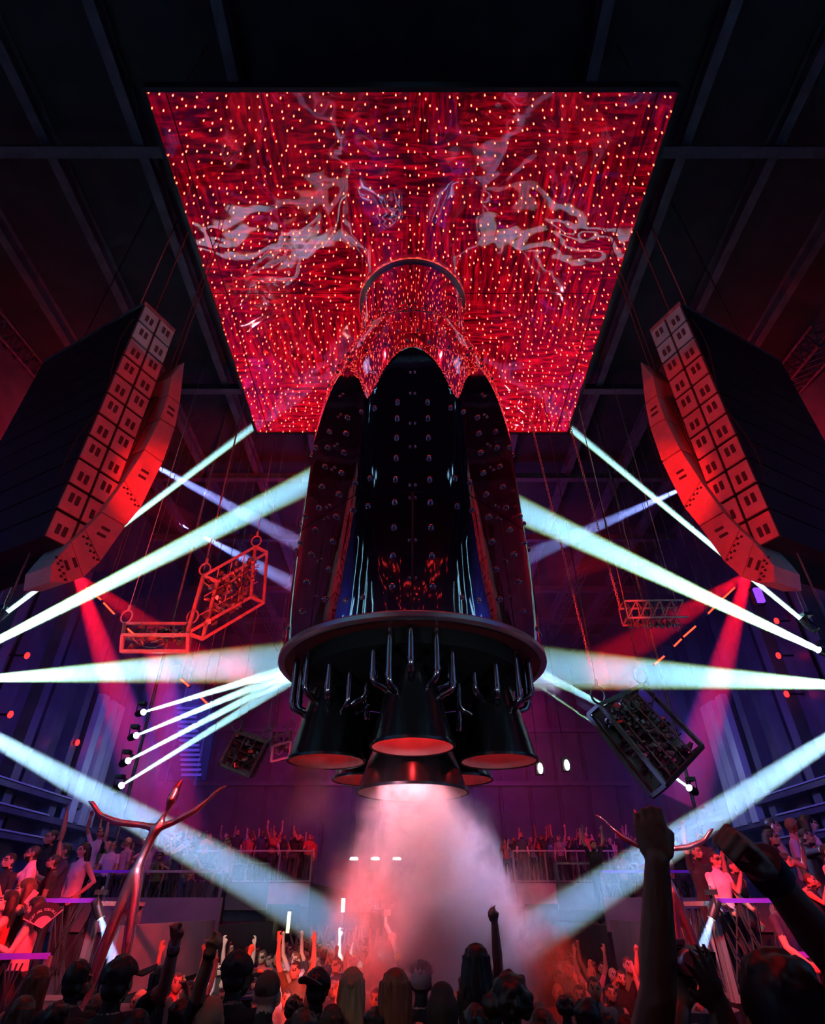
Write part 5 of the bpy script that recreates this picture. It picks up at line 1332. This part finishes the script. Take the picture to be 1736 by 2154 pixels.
# a lower row of dark heads just over the bottom edge
for px, py, w, kind, hc_, lab in ((122, 2112, 74, 'man', 0, 'dark head over the bottom edge between the two left red-haired people'), (292, 2122, 76, 'woman', 0, 'dark head over the bottom edge below the tipped-back cap'), (384, 2106, 70, 'man', 1, 'dark head over the bottom edge left of the bald man'),
        (640, 2128, 82, 'man', 0, 'dark head over the bottom edge below the lily cap'), (700, 2112, 66, 'woman', 1, 'brown-haired head over the bottom edge left of the blonde woman'), (790, 2124, 70, 'man', 0, 'dark head over the bottom edge between blonde and auburn women'), (1000, 2118, 78, 'man', 0, 'dark head over the bottom edge left of the side bun'),
        (1140, 2122, 74, 'woman', 1, 'dark head over the bottom edge right of the bushy-haired woman'), (1276, 2132, 66, 'man', 0, 'dark head over the bottom edge right of the round dark head')):
    p = fg(lab, px, py, w, kind, .20, 1, 'black', 0, hc_, rot=random.uniform(-.3, .3))
    (hair_long if kind == 'woman' else hair_short)(p, HAIRS[hc_], **({'seed': px, 'L': .34} if kind == 'woman' else {'seed': px}))
# the big dark figure at right: both fists up
base = Vector((.86, 1.72, PLAT)); hh = 1.80; s = hh / 1.745; L = lambda q_: (Vector(q_) - base) / s
jl = (L(at(1352, 2290, 1.36)), L(at(1385, 2085, 1.34)), L(at(1383, 1812, 1.42)), Vector((0, -.02, 1)), Vector((.35, .9, 0)), 'fist')
jr = (L((1.06, 1.74, 2.13)), L(at(1765, 2030, 1.27)), L(at(1608, 1822, 1.18)), (L(at(1535, 1740, 1.15)) - L(at(1608, 1822, 1.18))).normalized(), Vector((-.8, .3, -.5)), 'fist')
me = person_mesh('person_with_fists', joints={-1: jl, 1: jr}, voxel=.0048, long_sleeve=False, sleeve=.5)
big_ = put_person(me, base, 0, hh, 2, 'black', 0, 0, 'person with both bare arms and fists thrust up, dark against the right side'); big_['s'] = s
hair_short(big_, HAIRS[0], 18, 1.05)
child(big_, MB().tube([L(at(1600, 1813, 1.182)), L(at(1616, 1833, 1.187)), L(at(1630, 1850, 1.19))], .040, 18), 'wristband', mat('dark_wristband', (.02, .02, .04), .6))
# hand with a compact camera, below the arm
zc = 1.55; base = Vector((at(1475, 2170, zc).x, at(1475, 2170, zc).y, PLAT)); hh = 1.62; s = hh / 1.745
jr = (L(at(1545, 2330, zc)), L(at(1548, 2240, zc - .25)), L(at(1512, 2110, zc - .15)), (L(at(1470, 2010, zc - .15)) - L(at(1512, 2110, zc - .15))).normalized(), Vector((-.4, .9, .1)), 'open')
jl2 = (L(at(1405, 2330, zc)), L(at(1400, 2260, zc - .25)), L(at(1432, 2120, zc - .1)), Vector((.1, .1, 1)), Vector((.6, .7, 0)), 'grip')
me = person_mesh('person_with_camera', joints={1: jr, -1: jl2}, voxel=.007)
p = put_person(me, base, 0, hh, 2, 'black', 0, 0, 'dark person at the bottom right lifting a small camera with both hands'); hair_short(p, HAIRS[0], 19)
cp = at(1452, 2022, zc - .08); cmr = thing('compact_camera', 'small dark camera lifted at the bottom right, lens end gleaming', 'camera', cp)
MB().box(cp, (.115, .045, .06), Euler((.2, .1, .15)).to_matrix()).build('body', m_black, cmr); MB().lathe([(.028, 0), (.028, .04), (.024, .045), (0, .045)], cp + Vector((-.02, -.02, 0)), 18, M=Matrix.Rotation(PI / 2, 3, 'X')).build('lens', m_rim, cmr, smooth=.5)
MB().box(cp + Vector((-.02, 0, .04)), (.03, .02, .012)).build('shutter_button', m_rim, cmr)

# ================================================================== smoke from the engines
def smoke_mat(name, scale, dens, lo, hi, cz, hz, rtop, rbot, off=(0, 0, 0), shear=0.0):
    m = bpy.data.materials.new(name); m.use_nodes = True; nt = m.node_tree; N = nt.nodes.new; L = nt.links.new
    nt.nodes.remove(nt.nodes['Principled BSDF'])
    tc = N('ShaderNodeTexCoord'); mp = N('ShaderNodeMapping'); mp.inputs['Location'].default_value = off; mp.inputs['Scale'].default_value = (1, 1, .72)
    nz = N('ShaderNodeTexNoise'); nz.inputs['Scale'].default_value = scale; nz.inputs['Detail'].default_value = 6; nz.inputs['Roughness'].default_value = .66; nz.inputs['Distortion'].default_value = .35
    mr = N('ShaderNodeMapRange'); mr.interpolation_type = 'SMOOTHSTEP'
    mr.inputs['From Min'].default_value = lo; mr.inputs['From Max'].default_value = hi; mr.inputs['To Min'].default_value = 0; mr.inputs['To Max'].default_value = dens
    sx = N('ShaderNodeSeparateXYZ'); L(tc.outputs['Object'], sx.inputs[0])
    def math_(op, a, b=None):
        q = N('ShaderNodeMath'); q.operation = op
        for i, v in enumerate((a, b)):
            if v is None: continue
            if isinstance(v, (int, float)): q.inputs[i].default_value = v
            else: L(v, q.inputs[i])
        return q.outputs[0]
    xs = math_('ADD', sx.outputs[0], math_('MULTIPLY', sx.outputs[2], shear))
    r = math_('SQRT', math_('ADD', math_('MULTIPLY', xs, xs), math_('MULTIPLY', sx.outputs[1], sx.outputs[1])))
    t = N('ShaderNodeMapRange'); L(sx.outputs[2], t.inputs['Value']); t.inputs['From Min'].default_value = -hz; t.inputs['From Max'].default_value = 0; t.inputs['To Min'].default_value = rbot; t.inputs['To Max'].default_value = rtop
    fr = math_('DIVIDE', r, t.outputs[0])
    ed = N('ShaderNodeMapRange'); ed.interpolation_type = 'SMOOTHSTEP'; L(fr, ed.inputs['Value']); ed.inputs['From Min'].default_value = 1.0; ed.inputs['From Max'].default_value = .25; ed.inputs['To Min'].default_value = 0; ed.inputs['To Max'].default_value = 1
    bt = N('ShaderNodeMapRange'); bt.interpolation_type = 'SMOOTHSTEP'; L(sx.outputs[2], bt.inputs['Value']); bt.inputs['From Min'].default_value = -hz; bt.inputs['From Max'].default_value = -hz * .55; bt.inputs['To Min'].default_value = .0; bt.inputs['To Max'].default_value = 1
    tp = N('ShaderNodeMapRange'); L(sx.outputs[2], tp.inputs['Value']); tp.inputs['From Min'].default_value = -hz; tp.inputs['From Max'].default_value = 0; tp.inputs['To Min'].default_value = .45; tp.inputs['To Max'].default_value = 1.9
    L(tc.outputs['Object'], mp.inputs[0]); L(mp.outputs[0], nz.inputs[0])
    # the dense core needs less noise to be full: lift the noise near the axis
    lift = math_('ADD', nz.outputs[0], math_('MULTIPLY', ed.outputs[0], .21))
    L(lift, mr.inputs['Value'])
    d = math_('MULTIPLY', math_('MULTIPLY', mr.outputs[0], ed.outputs[0]), math_('MULTIPLY', bt.outputs[0], tp.outputs[0]))
    v = N('ShaderNodeVolumeScatter'); v.inputs['Color'].default_value = (.95, .93, .95, 1); v.inputs['Anisotropy'].default_value = 0
    L(d, v.inputs['Density']); L(v.outputs[0], nt.nodes['Material Output'].inputs['Volume'])
    return m
def plume(label, c, hz, rtop, rbot, mt, name='smoke_plume', shear=0.0):
    c = Vector(c); n = 8; prof = [(rtop + (rbot - rtop) * i / n, -hz * i / n) for i in range(n + 1)]
    b = MB().lathe(prof, (0, 0, 0), 28); b.v = [(x - z * shear, y, z) for x, y, z in b.v]; o = b.build(name, mt, smooth=.6); o.location = c
    return tag(o, label, 'smoke')
plume('pink-lit column of smoke pouring from the rocket\'s centre nozzle', (0, 10.0, 4.16), 3.5, 1.0, 3.5, smoke_mat("smoke", 1.5, 4.4, .575, .78, 4.16, 3.5, 1.0, 3.5, (9.4, 4.2, 2.0), shear=.26), shear=.26)
plume('small wisp of smoke curling under the left nozzle', (-1.62, 9.5, 4.45), 1.1, .45, .75, smoke_mat('smoke_wisp', 2.2, 1.6, .52, .75, 4.45, 1.1, .45, .75, (7.3, 2, 1)))

# ================================================================== thin haze filling the far end of the room
o = MB().box((0, 31.5, 11.0), (29.6, 21.5, 18.6)).build('haze', haze_mat('room_haze', .009))
tag(o, 'thin coloured haze filling the far end of the room', 'haze', kind='stuff')
